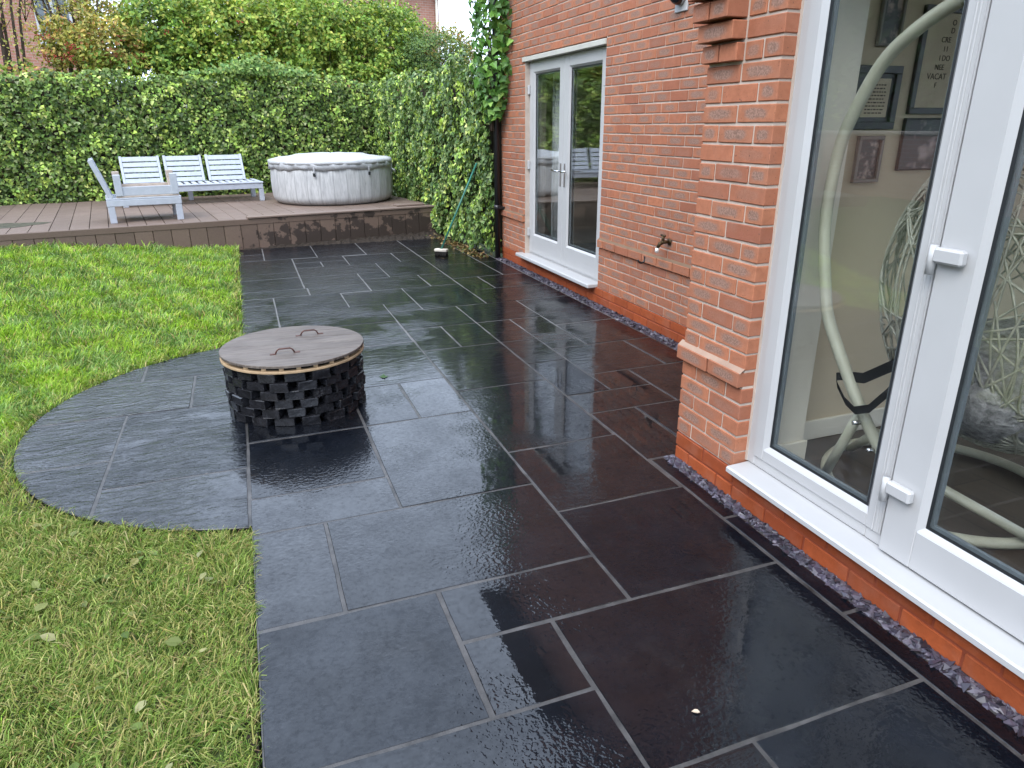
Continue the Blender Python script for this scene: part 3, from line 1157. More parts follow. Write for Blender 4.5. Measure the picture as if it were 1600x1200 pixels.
# ---------------------------------------------------------------- far double doors
def sash(name, xf, y0, y1, z0, z1, st, bot, parent, top=None, depth=.06):
    """one glazed leaf or fixed light facing -x: four rails, beading, gasket and double-glazed pane"""
    top = top or st
    root = parent
    def pc(nm, fn, m='pvc'):
        mb = MB().mat(MS[m]); fn(mb)
        o = mb.build(nm); o.parent = root
        return o
    pc('stile', lambda b: b.box(xf, y0, z0, xf + depth, y0 + st, z1, .004))
    pc('stile', lambda b: b.box(xf, y1 - st, z0, xf + depth, y1, z1, .004))
    pc('rail', lambda b: b.box(xf + .0006, y0 + st - .002, z0, xf + depth - .0006, y1 - st + .002, z0 + bot, .004))
    pc('rail', lambda b: b.box(xf + .0006, y0 + st - .002, z1 - top, xf + depth - .0006, y1 - st + .002, z1, .004))
    ga, gb, gc, gd = y0 + st, y1 - st, z0 + bot, z1 - top
    def bead(b, w, xa, xb):
        b.add([(xa, ga, gc), (xa, gb, gc), (xa, gb, gd), (xa, ga, gd), (xb, ga + w, gc + w), (xb, gb - w, gc + w), (xb, gb - w, gd - w), (xb, ga + w, gd - w)],
              [(0, 1, 5, 4), (1, 2, 6, 5), (2, 3, 7, 6), (3, 0, 4, 7)])
    pc('glazing_bead', lambda b: bead(b, .016, xf + .003, xf + .020))
    def gas(b, w0, w1, x):
        b.add([(x, ga + w0, gc + w0), (x, gb - w0, gc + w0), (x, gb - w0, gd - w0), (x, ga + w0, gd - w0), (x + .002, ga + w1, gc + w1), (x + .002, gb - w1, gc + w1), (x + .002, gb - w1, gd - w1), (x + .002, ga + w1, gd - w1)],
              [(0, 1, 5, 4), (1, 2, 6, 5), (2, 3, 7, 6), (3, 0, 4, 7)])
    pc('gasket', lambda b: gas(b, .012, .026, xf + .0185), 'gasket')
    def sp(b):
        for (a1, a2, b1, b2) in ((ga, gb, gc, gc + .034), (ga, gb, gd - .034, gd), (ga, ga + .034, gc + .034, gd - .034), (gb - .034, gb, gc + .034, gd - .034)):
            b.box(xf + .0275, a1, b1, xf + .041, a2, b2)
    pc('spacer_bar', sp, 'spacer')
    pc('glass_pane', lambda b: b.box(xf + .0225, ga, gc, xf + .0265, gb, gd), 'glass')
    pc('glass_pane', lambda b: b.box(xf + .0425, ga, gc, xf + .0465, gb, gd), 'glass')


def hroot(name):
    e = empty(name, (0, 0, 0))
    e.parent = house
    e.matrix_parent_inverse = Matrix.Translation(-Vector((XW, 5.5, 0)))
    return e


XD = XW + .062
fd = hroot('french_door')
ZS, ZH = .172, Z0 + CO * DOOR_K1
mb = MB().mat(MS['pvc'])
mb.box(XD - .004, DOOR_Y0, ZS, XD + .07, DOOR_Y0 + .05, ZH - .062, .004)
mb.box(XD - .004, DOOR_Y1 - .05, ZS, XD + .07, DOOR_Y1, ZH - .062, .004)
mb.box(XD - .004, DOOR_Y0, ZH - .062, XD + .07, DOOR_Y1, ZH - .02, .004)
mb.box(XD - .004, DOOR_Y0 + .05, ZS, XD + .07, DOOR_Y1 - .05, ZS + .03, .004)
mb.build('outer_frame', fd)
mb = MB().mat(MS['cream'])
mb.box(XW - .012, DOOR_Y0 + .004, ZH - .052, XD - .006, DOOR_Y1 + .05, ZH - .006, .004)
mb.build('head_trim', fd)
ym = (DOOR_Y0 + DOOR_Y1) / 2
sash('leaf', XD - .016, DOOR_Y0 + .045, ym - .002, ZS + .024, ZH - .055, .105, .20, fd)
sash('leaf', XD - .016, ym + .002, DOOR_Y1 - .045, ZS + .024, ZH - .055, .105, .20, fd)
mb = MB().mat(MS['pvc'])
mb.box(XW - .085, DOOR_Y0 + .035, .135, XD + .02, DOOR_Y1 + .075, ZS, .006)
mb.build('sill', fd)
for s in (-1, 1):
    mb = MB().mat(MS['chrome'])
    yc = ym + s * .048
    mb.box(XD - .026, yc - .013, .98, XD - .0165, yc + .013, 1.21, .004)
    mb.tube([(XD - .022, yc, 1.13), (XD - .06, yc, 1.13), (XD - .066, yc + s * .02, 1.13), (XD - .066, yc + s * .115, 1.135)], .009, 10)
    mb.build('handle', fd)
for z in (.42, 1.15, 1.92):
    for (ya, s) in ((DOOR_Y0 + .045, 1), (DOOR_Y1 - .045, -1)):
        mb = MB().mat(MS['pvc'])
        mb.box(XD - .036, ya - .014, z - .045, XD - .0165, ya + .03 * 1, z + .045, .004)
        mb.build('hinge', fd)

# ---------------------------------------------------------------- bay doors and side light
XF = XB + .064
bd = hroot('bay_french_door')
BY1, BYM, BY0 = 2.237, 1.50, -.75
zb, zt = .178, 2.26
mb = MB().mat(MS['pvc'])
mb.box(XF, BY1 - .055, zb, XF + .075, BY1 - .001, zt, .004)
mb.box(XF, BYM + .006, zb, XF + .075, BYM + .078, zt, .004)
mb.box(XF + .0008, BYM + .078, zb, XF + .0742, BY1 - .055, zb + .052, .004)
mb.box(XF + .0008, BYM + .078, zt - .052, XF + .0742, BY1 - .055, zt, .004)
mb.box(XF, -.02, zb, XF + .075, -.102, zt, .004)
mb.box(XF, BY0, zb, XF + .075, BY0 + .055, zt, .004)
mb.box(XF + .0008, BY0 + .055, zb, XF + .0742, BYM + .006, zb + .022, .004)
mb.box(XF + .0008, BY0 + .055, zt - .052, XF + .0742, BYM + .006, zt, .004)
mb.build('outer_frame', bd)
mb = MB().mat(MS['pvc'])
for yy in (BYM + .012, BYM + .034, BYM + .046):
    mb.box(XF - .009, yy, zb + .047, XF - .003, yy + .007, zt - .05, .002)
mb.build('mullion_moulding', bd)
sash('light', XF - .006, BYM + .019, BY1 - .045, zb + .045, zt - .045, .061, .052, bd)
sash('leaf', XF - .022, .712, BYM - .001, zb + .006, zt - .03, .125, .142, bd)
sash('leaf', XF - .022, -.015, .708, zb + .006, zt - .03, .125, .142, bd)
for z in (.432, 1.205):
    mb = MB().mat(MS['pvc'])
    mb.box(XF - .052, BYM - .098, z - .022, XF - .0225, BYM - .004, z + .024, .007)
    mb.build('hinge', bd)
    mb = MB().mat(MS['pvc'])
    mb.tube([(XF - .036, BYM + .006, z - .06), (XF - .036, BYM + .006, z + .028)], .0125, 12)
    mb.build('hinge_pin', bd)
mb = MB().mat(MS['pvc'])
mb.add([(XB - .047, BY0 - .05, .148), (XB - .047, P0 - .012, .148), (XB - .047, BY0 - .05, .166), (XB - .047, P0 - .012, .166),
        (XB - .039, BY0 - .05, .1715), (XB - .039, P0 - .012, .1715), (XF + .05, BY0 - .05, .1775), (XF + .05, P0 - .012, .1775), (XF + .05, BY0 - .05, .152), (XF + .05, P0 - .012, .152)],
       [(0, 2, 3, 1), (2, 4, 5, 3), (4, 6, 7, 5), (0, 1, 9, 8), (1, 3, 5, 7, 9), (0, 8, 6, 4, 2)])
mb.build('sill', bd)
mb = MB().mat(MS['mortar'])
mb.box(XF - .004, P0 - .010, .18, XF + .01, P0 + .004, zt)
mb.build('mastic_line', bd)

# ---------------------------------------------------------------- rooms behind the glass
ZF = .125
def room(fn, m, nm):
    mb = MB().mat(MS[m]); fn(mb)
    return hpart(nm, mb)
YBK = 2.40
room(lambda b: b.box(XF + .075, -1.6, ZF - .05, 6.2, YBK + .1, ZF), 'floor', 'room_floor')
room(lambda b: b.box(2.236, YBK, ZF, 6.2, YBK + .035, 2.42), 'iwall', 'room_wall')
room(lambda b: b.box(XF + .08, P0 - .004, ZF + .001, 2.2385, YBK + .03, 2.42), 'iwhite', 'reveal_wall')
room(lambda b: b.box(6.2, -1.7, ZF, 6.3, YBK + .1, .8), 'iwall', 'room_wall')
room(lambda b: b.box(6.24, -1.6, .8, 6.25, YBK, 2.42), 'glass', 'added_rear_window')  # unseen opening, added so more daylight reaches the room
room(lambda b: b.box(XF + .08, -1.7, ZF, 6.2, -1.6, .85), 'iwall', 'room_wall')
room(lambda b: b.box(XF + .3, -1.66, .85, 6.1, -1.65, 2.42), 'glass', 'added_side_window')  # another added opening out of view, brightens the back wall
room(lambda b: b.box(XF + .05, -1.7, 2.42, 6.3, YBK + .12, 2.5), 'iwhite', 'room_ceiling')
room(lambda b: b.box(2.2385, YBK - .016, ZF, 6.2, YBK, ZF + .10, .003), 'iwhite', 'skirting_board')
room(lambda b: b.box(XF + .08, P0 - .020, ZF, 2.2545, P0 - .004, ZF + .10, .003), 'iwhite', 'skirting_board')
# far room
room(lambda b: b.box(XD + .07, 4.4, .10, 7.0, 8.05, .15), 'floor', 'back_room_floor')
room(lambda b: b.box(7.0, 4.3, .1, 7.1, 8.1, 2.5), 'iwall', 'back_room_wall')
room(lambda b: b.box(XW + .25, 4.3, .1, 7.0, 4.4, 2.5), 'iwall', 'back_room_wall')
room(lambda b: b.box(XW + .25, 8.05, .1, 7.0, 8.1, 2.5), 'iwall', 'back_room_wall')
room(lambda b: b.box(XW + .25, 4.3, 2.5, 7.1, 8.1, 2.56), 'iwhite', 'back_room_ceiling')

# ---------------------------------------------------------------- fixtures on the wall
mb = MB().mat(MS['black'])
mb.tube([(XW - .075, FAR_Y - .04, -.02), (XW - .075, FAR_Y - .04, 5.2)], .034, 16)
dp = mb.build('downpipe'); dp.parent = house; dp.matrix_parent_inverse = Matrix.Translation(-Vector((XW, 5.5, 0)))
for z in (.62, 2.2):
    mb = MB().mat(MS['black'])
    mb.tube([(XW - .075, FAR_Y - .04, z - .03), (XW - .075, FAR_Y - .04, z + .03)], .041, 16)
    mb.box(XW - .075, FAR_Y - .115, z - .012, XW + .0, FAR_Y - .03, z + .012, .003)
    mb.build('bracket', dp)
# tap
tp = hroot('garden_tap')
ty, tz = 4.56, .735
mb = MB().mat(MS['brass'])
mb.tube([(XW + .01, ty, tz), (XW - .075, ty, tz)], .013, 12)
mb.tube([(XW - .002, ty, tz), (XW - .010, ty, tz)], .026, 12)
mb.tube([(XW - .06, ty, tz), (XW - .085, ty + .005, tz - .012), (XW - .10, ty + .01, tz - .045)], [.015, .015, .012], 12)
mb.tube([(XW - .062, ty, tz), (XW - .062, ty, tz + .045)], .012, 12)
mb.build('tap_body', tp)
mb = MB().mat(MS['brass'])
mb.tube([(XW - .062, ty - .03, tz + .05), (XW - .062, ty + .03, tz + .05)], .007, 8)
mb.build('tap_handle', tp)
mb = MB().mat(MS['white_end'])
mb.tube([(XW - .099, ty + .0095, tz - .043), (XW - .104, ty + .011, tz - .075)], .014, 12)
mb.build('hose_connector', tp)
# hook
mb = MB().mat(MS['black'])
hy, hz = 4.87, .555
mb.tube([(XW - .022, hy, hz + .02)] + [(XW - .05 - .03 * math.cos(w), hy, hz + .0 + .032 * math.sin(w)) for w in np.linspace(2.6, 6.2, 12)], .007, 8)
hpart('wall_hook', mb)
# dome lamp
lp = hroot('wall_lamp')
ly, lz = 4.62, 2.40
mb = MB().mat(MS['plate'])
mb.box(XW - .012, ly - .075, lz - .11, XW + .004, ly + .075, lz + .12, .004)
mb.tube([(XW - .012, ly, lz), (XW - .03, ly, lz)], .07, 20)
mb.build('back_plate', lp)
mb = MB().mat(MS['lamp'])
vs, fs = [], []
nn, mm = 20, 9
for i in range(mm):
    a = i / (mm - 1) * math.pi / 2
    for k in range(nn):
        w = 2 * math.pi * k / nn
        r = .062 * math.cos(a)
        vs.append((XW - .03 - .075 * math.sin(a), ly + r * math.cos(w), lz + r * math.sin(w) * 1.15))
for i in range(mm - 1):
    for k in range(nn):
        fs.append((i * nn + k, i * nn + (k + 1) % nn, (i + 1) * nn + (k + 1) % nn, (i + 1) * nn + k))
mb.add(vs, fs, True)
mb.build('dome', lp)


# ------------------------------------------------------------------ slate chippings
def gravel(name, label, x0, x1, y0, y1, n, zc):
    V, F, Cc = [], [], []
    ico = np.array([(1, 0, 0), (-1, 0, 0), (0, 1, 0), (0, -1, 0), (0, 0, 1), (0, 0, -1)], float)
    tr = np.array([(0, 2, 4), (2, 1, 4), (1, 3, 4), (3, 0, 4), (2, 0, 5), (1, 2, 5), (3, 1, 5), (0, 3, 5)])
    for i in range(n):
        s = rng.uniform(.011, .027)
        sh = ico * (np.array([s, s * rng.uniform(.5, .95), s * rng.uniform(.22, .5)]) * 1.0)
        sh = sh * rng.uniform(.75, 1.25, (6, 1))
        a, b, c = rng.uniform(0, 6.28), rng.normal(0, .45), rng.normal(0, .45)
        R = np.array(Matrix.Rotation(a, 3, 'Z') @ Matrix.Rotation(b, 3, 'X') @ Matrix.Rotation(c, 3, 'Y'))
        f = rng.uniform(0, 1)
        p = np.array([x0 + (x1 - x0) * f, rng.uniform(y0, y1), zc + rng.uniform(0, .014) + .006 * math.sin(f * math.pi)])
        V.append(sh @ R.T + p); F.append(tr + 6 * i)
        base = np.array([(.105, .095, .125), (.145, .13, .155), (.075, .072, .09), (.17, .16, .175)][rng.integers(4)]) * np.array([.52, .49, .54]) * rng.uniform(.35, 1.3)
        Cc.append(np.tile(base, (6, 1)))
    o = link(name, np_mesh(name, np.concatenate(V), None, MS['stone'], np.concatenate(Cc), np.concatenate(F)))
    tag(o, label, kind='stuff')
    b = MB().mat(MS['soil'])
    return o


bs = MB().mat(MS['soil'])
bs.add([(1.818, -1.5, -.02), (1.9, -1.5, -.02), (1.9, 2.69, -.02), (1.818, 2.69, -.02)], [(0, 1, 2, 3)])
bs.add([(2.86, 2.69, -.02), (3.0, 2.69, -.02), (3.0, 8.4, -.02), (2.86, 8.4, -.02)], [(0, 1, 2, 3)])
tag(bs.build('gravel_bed'), 'dark soil bed under the slate chippings', kind='structure')
gravel('slate_chippings', 'narrow strip of plum slate chippings under the bay doors', 1.812, XB + .004, .2, 2.70, 2600, -.016)
gravel('slate_chippings', 'narrow strip of plum slate chippings along the back wall', 2.865, XW + .004, 3.0, 8.25, 3600, -.017)

# ------------------------------------------------------------------ fire pit drum and lid
FC = Vector((.165, 4.145, 0))
pit = empty('stone_drum', FC)
tag(pit, 'round black drum of stacked slate setts with gaps on the patio', 'fire pit')
RH, NR, PER = .0525, 6, 17
sm = []
for q in range(5):
    mb = MB().mat(MS['sett'])
    L = .052
    vs = []
    mb.obox(Vector((0, 0, 0)), Vector((1, 0, 0)), Vector((0, 1, 0)), Vector((0, 0, 1)), .05, random.uniform(.047, .055), RH / 2 - .001, .0035)
    mb.v = [(v[0] + random.gauss(0, .0026), v[1] + random.gauss(0, .0026), v[2] + random.gauss(0, .0010)) for v in mb.v]
    sm.append(mb.mesh('sett'))
for r in range(NR):
    for k in range(PER):
        w = 2 * math.pi * (k + (.5 if r % 2 else 0) + random.gauss(0, .035)) / PER
        o = bpy.data.objects.new('sett', sm[(k * 7 + r * 3) % 5])
        COL.objects.link(o)
        o.parent = pit
        rr = .345 + random.gauss(0, .0055)
        o.location = (rr * math.cos(w), rr * math.sin(w), RH / 2 + r * RH)
        o.rotation_euler = (0, 0, w + random.gauss(0, .03))
mb = MB().mat(MS['dark'])
mb.tube([(0, 0, .0), (0, 0, .31)], .30, 32)
mb.build('drum_shade_fill', pit)  # near-black cylinder painted as the shade seen between the setts
ZL = RH * NR
lid = empty('wooden_lid', FC + Vector((0, 0, ZL + .001)))
tag(lid, 'round grey wooden lid with two rusty handles lying on the black drum', 'lid')
RL = .408
mb = MB().mat(MS['ply'])
mb.lathe([(RL - .004, 0), (RL, .003), (RL, .013), (RL - .004, .015)], n=72, smooth=False)
mb.build('base_disc', lid)
AL = math.radians(-9)
ca, sa = math.cos(AL), math.sin(AL)
for i in range(9):                       # spacer battens seen as light ticks in the dark gap
    x = -.36 + .09 * i
    hl = math.sqrt(max(0, (RL - .012) ** 2 - x * x))
    mb = MB().mat(MS['ply'])
    mb.obox(Vector((0, 0, 0)), Vector((1, 0, 0)), Vector((0, 1, 0)), Vector((0, 0, 1)), .012, hl, .0085, .001)
    o = mb.build('batten', lid, (x, 0, .0245))
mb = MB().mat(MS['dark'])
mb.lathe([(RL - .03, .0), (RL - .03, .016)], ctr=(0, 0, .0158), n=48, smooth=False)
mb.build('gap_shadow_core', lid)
bwid = .136
for i in range(6):                        # top boards
    y0, y1 = -RL + i * bwid + .0012, -RL + (i + 1) * bwid - .0012
    pl = []
    y0c, y1c = max(y0, -RL + .002), min(y1, RL - .002)
    for w in np.linspace(y0c, y1c, 10):
        pl.append((math.sqrt(RL * RL - w * w), w))
    for w in np.linspace(y1c, y0c, 10):
        pl.append((-math.sqrt(RL * RL - w * w), w))
    pl2 = [(p[0] * ca - p[1] * sa, p[0] * sa + p[1] * ca) for p in pl]
    mb = MB().mat(MS['lid'])
    mb.prism(pl2, .034, .048, .002)
    mb.build('lid_board', lid)
for (hx, hy_) in ((-.055, -.17), (.11, .165)):
    mb = MB().mat(MS['rust'])
    pts = [(-.052, 0, .050), (-.044, 0, .068), (-.03, 0, .078), (.03, 0, .078), (.044, 0, .068), (.052, 0, .050)]
    pts = [(hx + p[0], hy_ + p[1] - .004 * (p[2] > .06), p[2]) for p in pts]
    mb.tube(pts, .0045, 8)
    for s in (-1, 1):
        mb.box(hx + s * .066 - .016, hy_ - .009, .0482, hx + s * .066 + .016, hy_ + .009, .052, .001)
    mb.build('handle', lid)

# ------------------------------------------------------------------ benches on the deck
PA = MS['paint']


def bx(parent, name, m, x0, x1, y0, y1, z0, z1, c=.004):
    mb = MB().mat(m)
    mb.box(x0, y0, z0, x1, y1, z1, c)
    return mb.build(name, parent)


bench = local_root('slatted_bench', 0, 0, ZD)
tag(bench, 'long pale slatted bench with three separate backrest panels against the ivy', 'bench')
SU0, SU1, SV0, SV1, SZ = -1.42, .70, 2.42, 3.32, .285
bx(bench, 'front_rail', PA, SU0, SU1, SV0, SV0 + .03, SZ - .085, SZ - .004)
bx(bench, 'back_rail', PA, SU0, SU1, SV1 - .03, SV1, SZ - .085, SZ - .004)
bx(bench, 'side_rail', PA, SU1 - .03, SU1 - .001, SV0 + .03, SV1 - .03, SZ - .085, SZ - .004)
bx(bench, 'side_rail', PA, SU0 + .001, SU0 + .03, SV0 + .03, SV1 - .03, SZ - .085, SZ - .004)
bx(bench, 'seat_rim', PA, SU0, SU1 + .01, SV0 - .01, SV0 + .10, SZ, SZ + .022)
ns = 20
for i in range(ns):
    x = SU0 + .03 + (SU1 - SU0 - .06) * i / (ns - 1)
    bx(bench, 'seat_slat', PA, x - .034, x + .034, SV0 + .102, SV1, SZ + .001, SZ + .021)
for (x, y) in ((SU1 - .07, SV0 + .005), (SU1 - .07, SV1 - .08), (-.40, SV1 - .20), (SU0 + .02, SV0 + .005), (SU0 + .02, SV1 - .08)):
    bx(bench, 'leg', PA, x, x + .075, y, y + .075, 0, SZ - .086 if False else SZ - .087)
for (a, b) in ((-1.33, -.745), (-.69, -.105), (-.045, .545)):
    pn = empty('backrest', ((a + b) / 2, 3.06, SZ + .028), bench)
    pn.rotation_euler = (math.radians(-25), 0, 0)
    w = (b - a) / 2
    H = .455
    for s in (-1, 1):
        bx(pn, 'stile', PA, s * w - (.04 if s > 0 else 0), s * w + (0 if s > 0 else .04), 0, .035, 0, H)
    for i in range(5):
        z = .006 + i * (H - .006) / 5
        bx(pn, 'back_slat', PA, -w + .041, w - .041, .004, .026, z, z + .071 + (.006 if i == 4 else 0), .003)

seat = local_root('garden_chair', 0, 0, ZD)
tag(seat, 'pale slatted chair turned sideways at the front of the deck, backrest at its left', 'chair')
U0, U1, V0, V1 = -1.60, -.72, .40, 1.12
for (x, y) in ((U0 + .005, V0 + .003), (U1 - .085, V0 + .003), (U0 + .005, V1 - .083), (U1 - .085, V1 - .083)):
    bx(seat, 'leg', PA, x, x + .08, y, y + .08, 0, .208)
bx(seat, 'front_rail', PA, U0, U1, V0, V0 + .03, .21, .288)
bx(seat, 'back_rail', PA, U0, U1, V1 - .03, V1, .21, .288)
bx(seat, 'side_rail', PA, U0 + .001, U0 + .03, V0 + .031, V1 - .031, .21, .288)
bx(seat, 'side_rail', PA, U1 - .03, U1 - .001, V0 + .031, V1 - .031, .21, .288)
for i in range(8):
    y = V0 + (V1 - V0) * (i + .5) / 8
    bx(seat, 'seat_slat', PA, U0, U1 + .004, y - .036, y + .036, .290, .310)
bk = empty('backrest', (U0 + .075, V0 + .02, .312), seat)
bk.rotation_euler = (0, math.radians(-18), 0)
for y in (0, .60):
    bx(bk, 'stile', PA, -.04, .015, y, y + .045, 0, .50)
for i in range(5):
    bx(bk, 'back_slat', PA, -.018, .008, .046, .599, .01 + i * .1, .085 + i * .1)

tab = local_root('upturned_table', 0, 0, ZD + .3105)
tag(tab, 'upturned pale low table with legs in the air lying on the sideways seat', 'table')
T0, T1, W0, W1 = -1.475, -.735, .42, 1.02
for i in range(5):
    y = W0 + (W1 - W0) * (i + .5) / 5
    bx(tab, 'top_plank', MS['bare'], T0, T1, y - .057, y + .057, 0, .022)
for (nm, q) in (('apron', (T0, T1, W0 + .012, W0 + .034)), ('apron', (T0, T1, W1 - .034, W1 - .012))):
    o = bx(tab, nm, PA if q[2] < .6 else MS['bare'], *q, .024, .135)
bx(tab, 'apron', PA, T0 + .001, T0 + .023, W0 + .035, W1 - .035, .024, .135)
bx(tab, 'apron', MS['bare'], T1 - .023, T1 - .001, W0 + .035, W1 - .035, .024, .135)
for (x, y) in ((T0 - .001, W0), (T1 - .084, W0), (T0 - .001, W1 - .085), (T1 - .084, W1 - .085)):
    mb = MB().mat(PA if y < .6 else MS['bare'])
    mb.box(x, y - .006, .023, x + .085, y + .079, .285 if y < .6 else .30, .005)
    mb.build('leg', tab)

# ------------------------------------------------------------------ hot tub
TC = Vector((1.425, 12.27, ZD + .001))
tub = empty('inflatable_hot_tub', TC)
tag(tub, 'round inflatable hot tub with grey wood print and pale cover on the deck', 'hot tub')
RT_ = .965
prof = []
for a in np.linspace(-math.pi / 2, 0, 8):
    prof.append((RT_ - .13 + .13 * math.cos(a), .13 + .13 * math.sin(a)))
prof += [(RT_ + .004, .22), (RT_ + .006, .34), (RT_ + .002, .45), (RT_ - .006, .55), (RT_ - .03, .60)]
mb = MB().mat(MS['tub'])
mb.lathe(prof, n=120, wob=lambda r, z, w, i: (r + .006 * math.cos(w * 30) * math.sin(min(1, z / .6) * math.pi) + .004 * math.sin(w * 5 + 1), z))
mb.build('tub_wall', tub)
prof = [(RT_ + .014, .535), (RT_ + .018, .585), (RT_ + .012, .625), (RT_ - .01, .645)]
mb = MB().mat(MS['skirt'])
mb.lathe(prof, n=140, wob=lambda r, z, w, i: (r + .010 * math.sin(w * 23 + i * 1.7) * (1 if i < 3 else .3) + .006 * math.sin(w * 41), z + (.012 * math.sin(w * 9 + 2) if i == 0 else .007 * math.sin(w * 17 + 3 * i))))
mb.build('cover_skirt', tub)
prof = [(RT_ + .018, .612), (RT_ + .024, .635), (RT_ + .012, .668), (RT_ - .05, .688), (RT_ - .2, .700), (RT_ - .36, .722), (RT_ - .42, .738), (.35, .748), (.1, .752), (.02, .752)]
mb = MB().mat(MS['cover'])
mb.lathe(prof, n=120, wob=lambda r, z, w, i: (r + .005 * math.sin(w * 13), z + .006 * math.sin(w * 7 + i) * (1 if i > 2 else .5)))
mb.build('cover_top', tub)
for w in (-112, -62, -22):
    a = math.radians(w)
    mb = MB().mat(MS['skirt'])
    p = Vector((math.cos(a), math.sin(a), 0))
    q = Vector((-math.sin(a), math.cos(a), 0))
    mb.obox(p * (RT_ + .026) + ZZ * .50, p, q, ZZ, .005, .012, .075, .003)
    mb.mat(MS['gasket'])
    mb.obox(p * (RT_ + .032) + ZZ * .47, p, q, ZZ, .008, .02, .025, .004)
    mb.build('buckle_strap', tub)
a = math.radians(-14)
p = Vector((math.cos(a), math.sin(a), 0)); q = Vector((-math.sin(a), math.cos(a), 0))
mb = MB().mat(MS['white_end'])
mb.tube([p * (RT_ - .0) + ZZ * .50 + q * .05, p * (RT_ + .05) + ZZ * .48 + q * .05, p * (RT_ + .06) + ZZ * .44, p * (RT_ + .05) + ZZ * .48 - q * .05, p * RT_ + ZZ * .50 - q * .05], .012, 8)
mb.build('carry_handle', tub)

# ------------------------------------------------------------------ broom leaning on the ivy
br = empty('long_brush', (2.26, 8.60, 0))
tag(br, 'green handled deck brush leaning on the ivy beside the downpipe', 'broom')
mb = MB().mat(MS['headwood'])
hd = Vector((.75, -.66, 0)).normalized(); hp = Vector((.66, .75, 0))
mb.obox(Vector((0, 0, .088)), hd, hp, ZZ, .085, .036, .018, .008)
mb.build('brush_head', br)
mb = MB().mat(MS['bristle'])
for i in range(12):
    for j in range(3):
        c = hd * (-.077 + .014 * i) + hp * (-.024 + .024 * j)
        mb.tube([c + ZZ * .068, c + ZZ * .003 + hp * random.uniform(-.008, .008) + hd * random.uniform(-.01, .01)], [.007, .010], 5)
mb.build('bristles', br)
mb = MB().mat(MS['green'])
mb.tube([(.0, .0, .10), (.545, .155, 1.12)], .0125, 10)
mb.build('shaft', br)

# ------------------------------------------------------------------ hanging chair in the bay room
hc = empty('hanging_egg_chair', (2.6, 1.75, ZF))
tag(hc, 'grey wicker hanging egg chair on a curved tube stand behind the bay glass', 'chair')
XPo = 2.29
mb = MB().mat(MS['pole'])
pole = [(2.28, 1.60, 2.00), (2.28, 1.76, 1.985), (XPo, 1.93, 1.94), (XPo, 2.07, 1.87), (XPo, 2.18, 1.78), (XPo, 2.275, 1.62), (XPo, 2.325, 1.48), (XPo, 2.345, 1.28), (XPo, 2.335, 1.11), (XPo, 2.295, .94), (XPo, 2.25, .795), (2.30, 2.16, .645), (2.31, 2.06, .50), (2.32, 2.00, .415), (2.34, 1.91, .30), (2.38, 1.83, .20)]
def nearer(p, k=.905):
    """the stand is close to the glass: slide a point towards the pane along its line of sight from the patio"""
    return Vector((p[0] * k, p[1] * k, 1.573 + (p[2] - 1.573) * k))
def smooth_path(P, n=5):
    out = []
    for i in range(len(P) - 1):
        a, b, c, d = P[max(i - 1, 0)], P[i], P[i + 1], P[min(i + 2, len(P) - 1)]
        for k in range(n):
            t = k / n
            out.append(.5 * (2 * b + (c - a) * t + (2 * a - 5 * b + 4 * c - d) * t * t + (3 * b - a - 3 * c + d) * t ** 3))
    return out + [P[-1]]
mb.tube(smooth_path([nearer(p) - Vector((2.6, 1.75, ZF)) for p in pole] + [Vector((2.28, 1.62, ZF + .03)) - Vector((2.6, 1.75, ZF))]), .0225, 14)
mb.build('curved_pole', hc)
mb = MB().mat(MS['pole'])
ring = [(2.58 + .44 * math.cos(w) - 2.6, 1.80 + .44 * math.sin(w) - 1.75, .024) for w in np.linspace(0, 2 * math.pi, 49)[:-1]]
mb.tube(ring, .021, 10, closed=True)
mb.build('base_ring', hc)
for p in (((2.315, 2.02, .43), (2.165, 2.02, .15)), ((2.345, 1.95, .36), (2.50, 2.20, .15)), ((2.36, 1.88, .27), (2.52, 1.28, .15))):
    mb = MB().mat(MS['pole'])
    mb.tube([nearer(p[0]) - Vector((2.6, 1.75, ZF)), Vector(p[1]) - Vector((2.6, 1.75, ZF))], .019, 10)
    mb.build('base_strut', hc)
mb = MB().mat(MS['chrome'])
for p in ((2.292, 2.0, .40), (2.318, 1.93, .30)):
    q = nearer(p) - Vector((2.6, 1.75, ZF))
    mb.tube([q - Vector((.0, .006, 0)), q + Vector((-.028, .0, .0))], .009, 8)
mb.build('bolts', hc)
EC, ER = Vector((2.42, 1.52, 1.05)), Vector((.40, .50, .56))
mb = MB().mat(MS['wicker'])
for s in range(150):
    n = Vector((random.gauss(0, 1), random.gauss(0, 1), random.gauss(0, .8))).normalized()
    a = n.orthogonal().normalized(); b = n.cross(a)
    h = random.uniform(-.75, .75)
    R0 = math.sqrt(1 - h * h)
    w0 = random.uniform(0, 6.28); span = random.uniform(1.5, 4.0)
    pts = []
    for k in range(26):
        w = w0 + span * k / 25
        d = n * (h + .05 * math.sin(3 * w)) + (a * math.cos(w) + b * math.sin(w)) * R0
        d.normalize()
        q = Vector((d.x * ER.x, d.y * ER.y, d.z * ER.z)) * (1 + random.uniform(-.004, .004)) + EC - Vector((2.6, 1.75, ZF))
        pts.append(q)
    mb.tube(pts, .0042, 4, cap=False)
o = mb.build('wicker_basket', hc)
o['kind'] = 'stuff'
mb = MB().mat(MS['cushion'])
prof = [(.02, -.50), (.22, -.47), (.33, -.38), (.36, -.28), (.33, -.20), (.2, -.16), (.02, -.15)]
mb.lathe(prof, ctr=EC - Vector((2.6, 1.75, ZF)), n=32, wob=lambda r, z, w, i: (r * (1 + .05 * math.sin(5 * w + i)), z + .015 * math.sin(3 * w + i)))
mb.build('seat_cushion', hc)
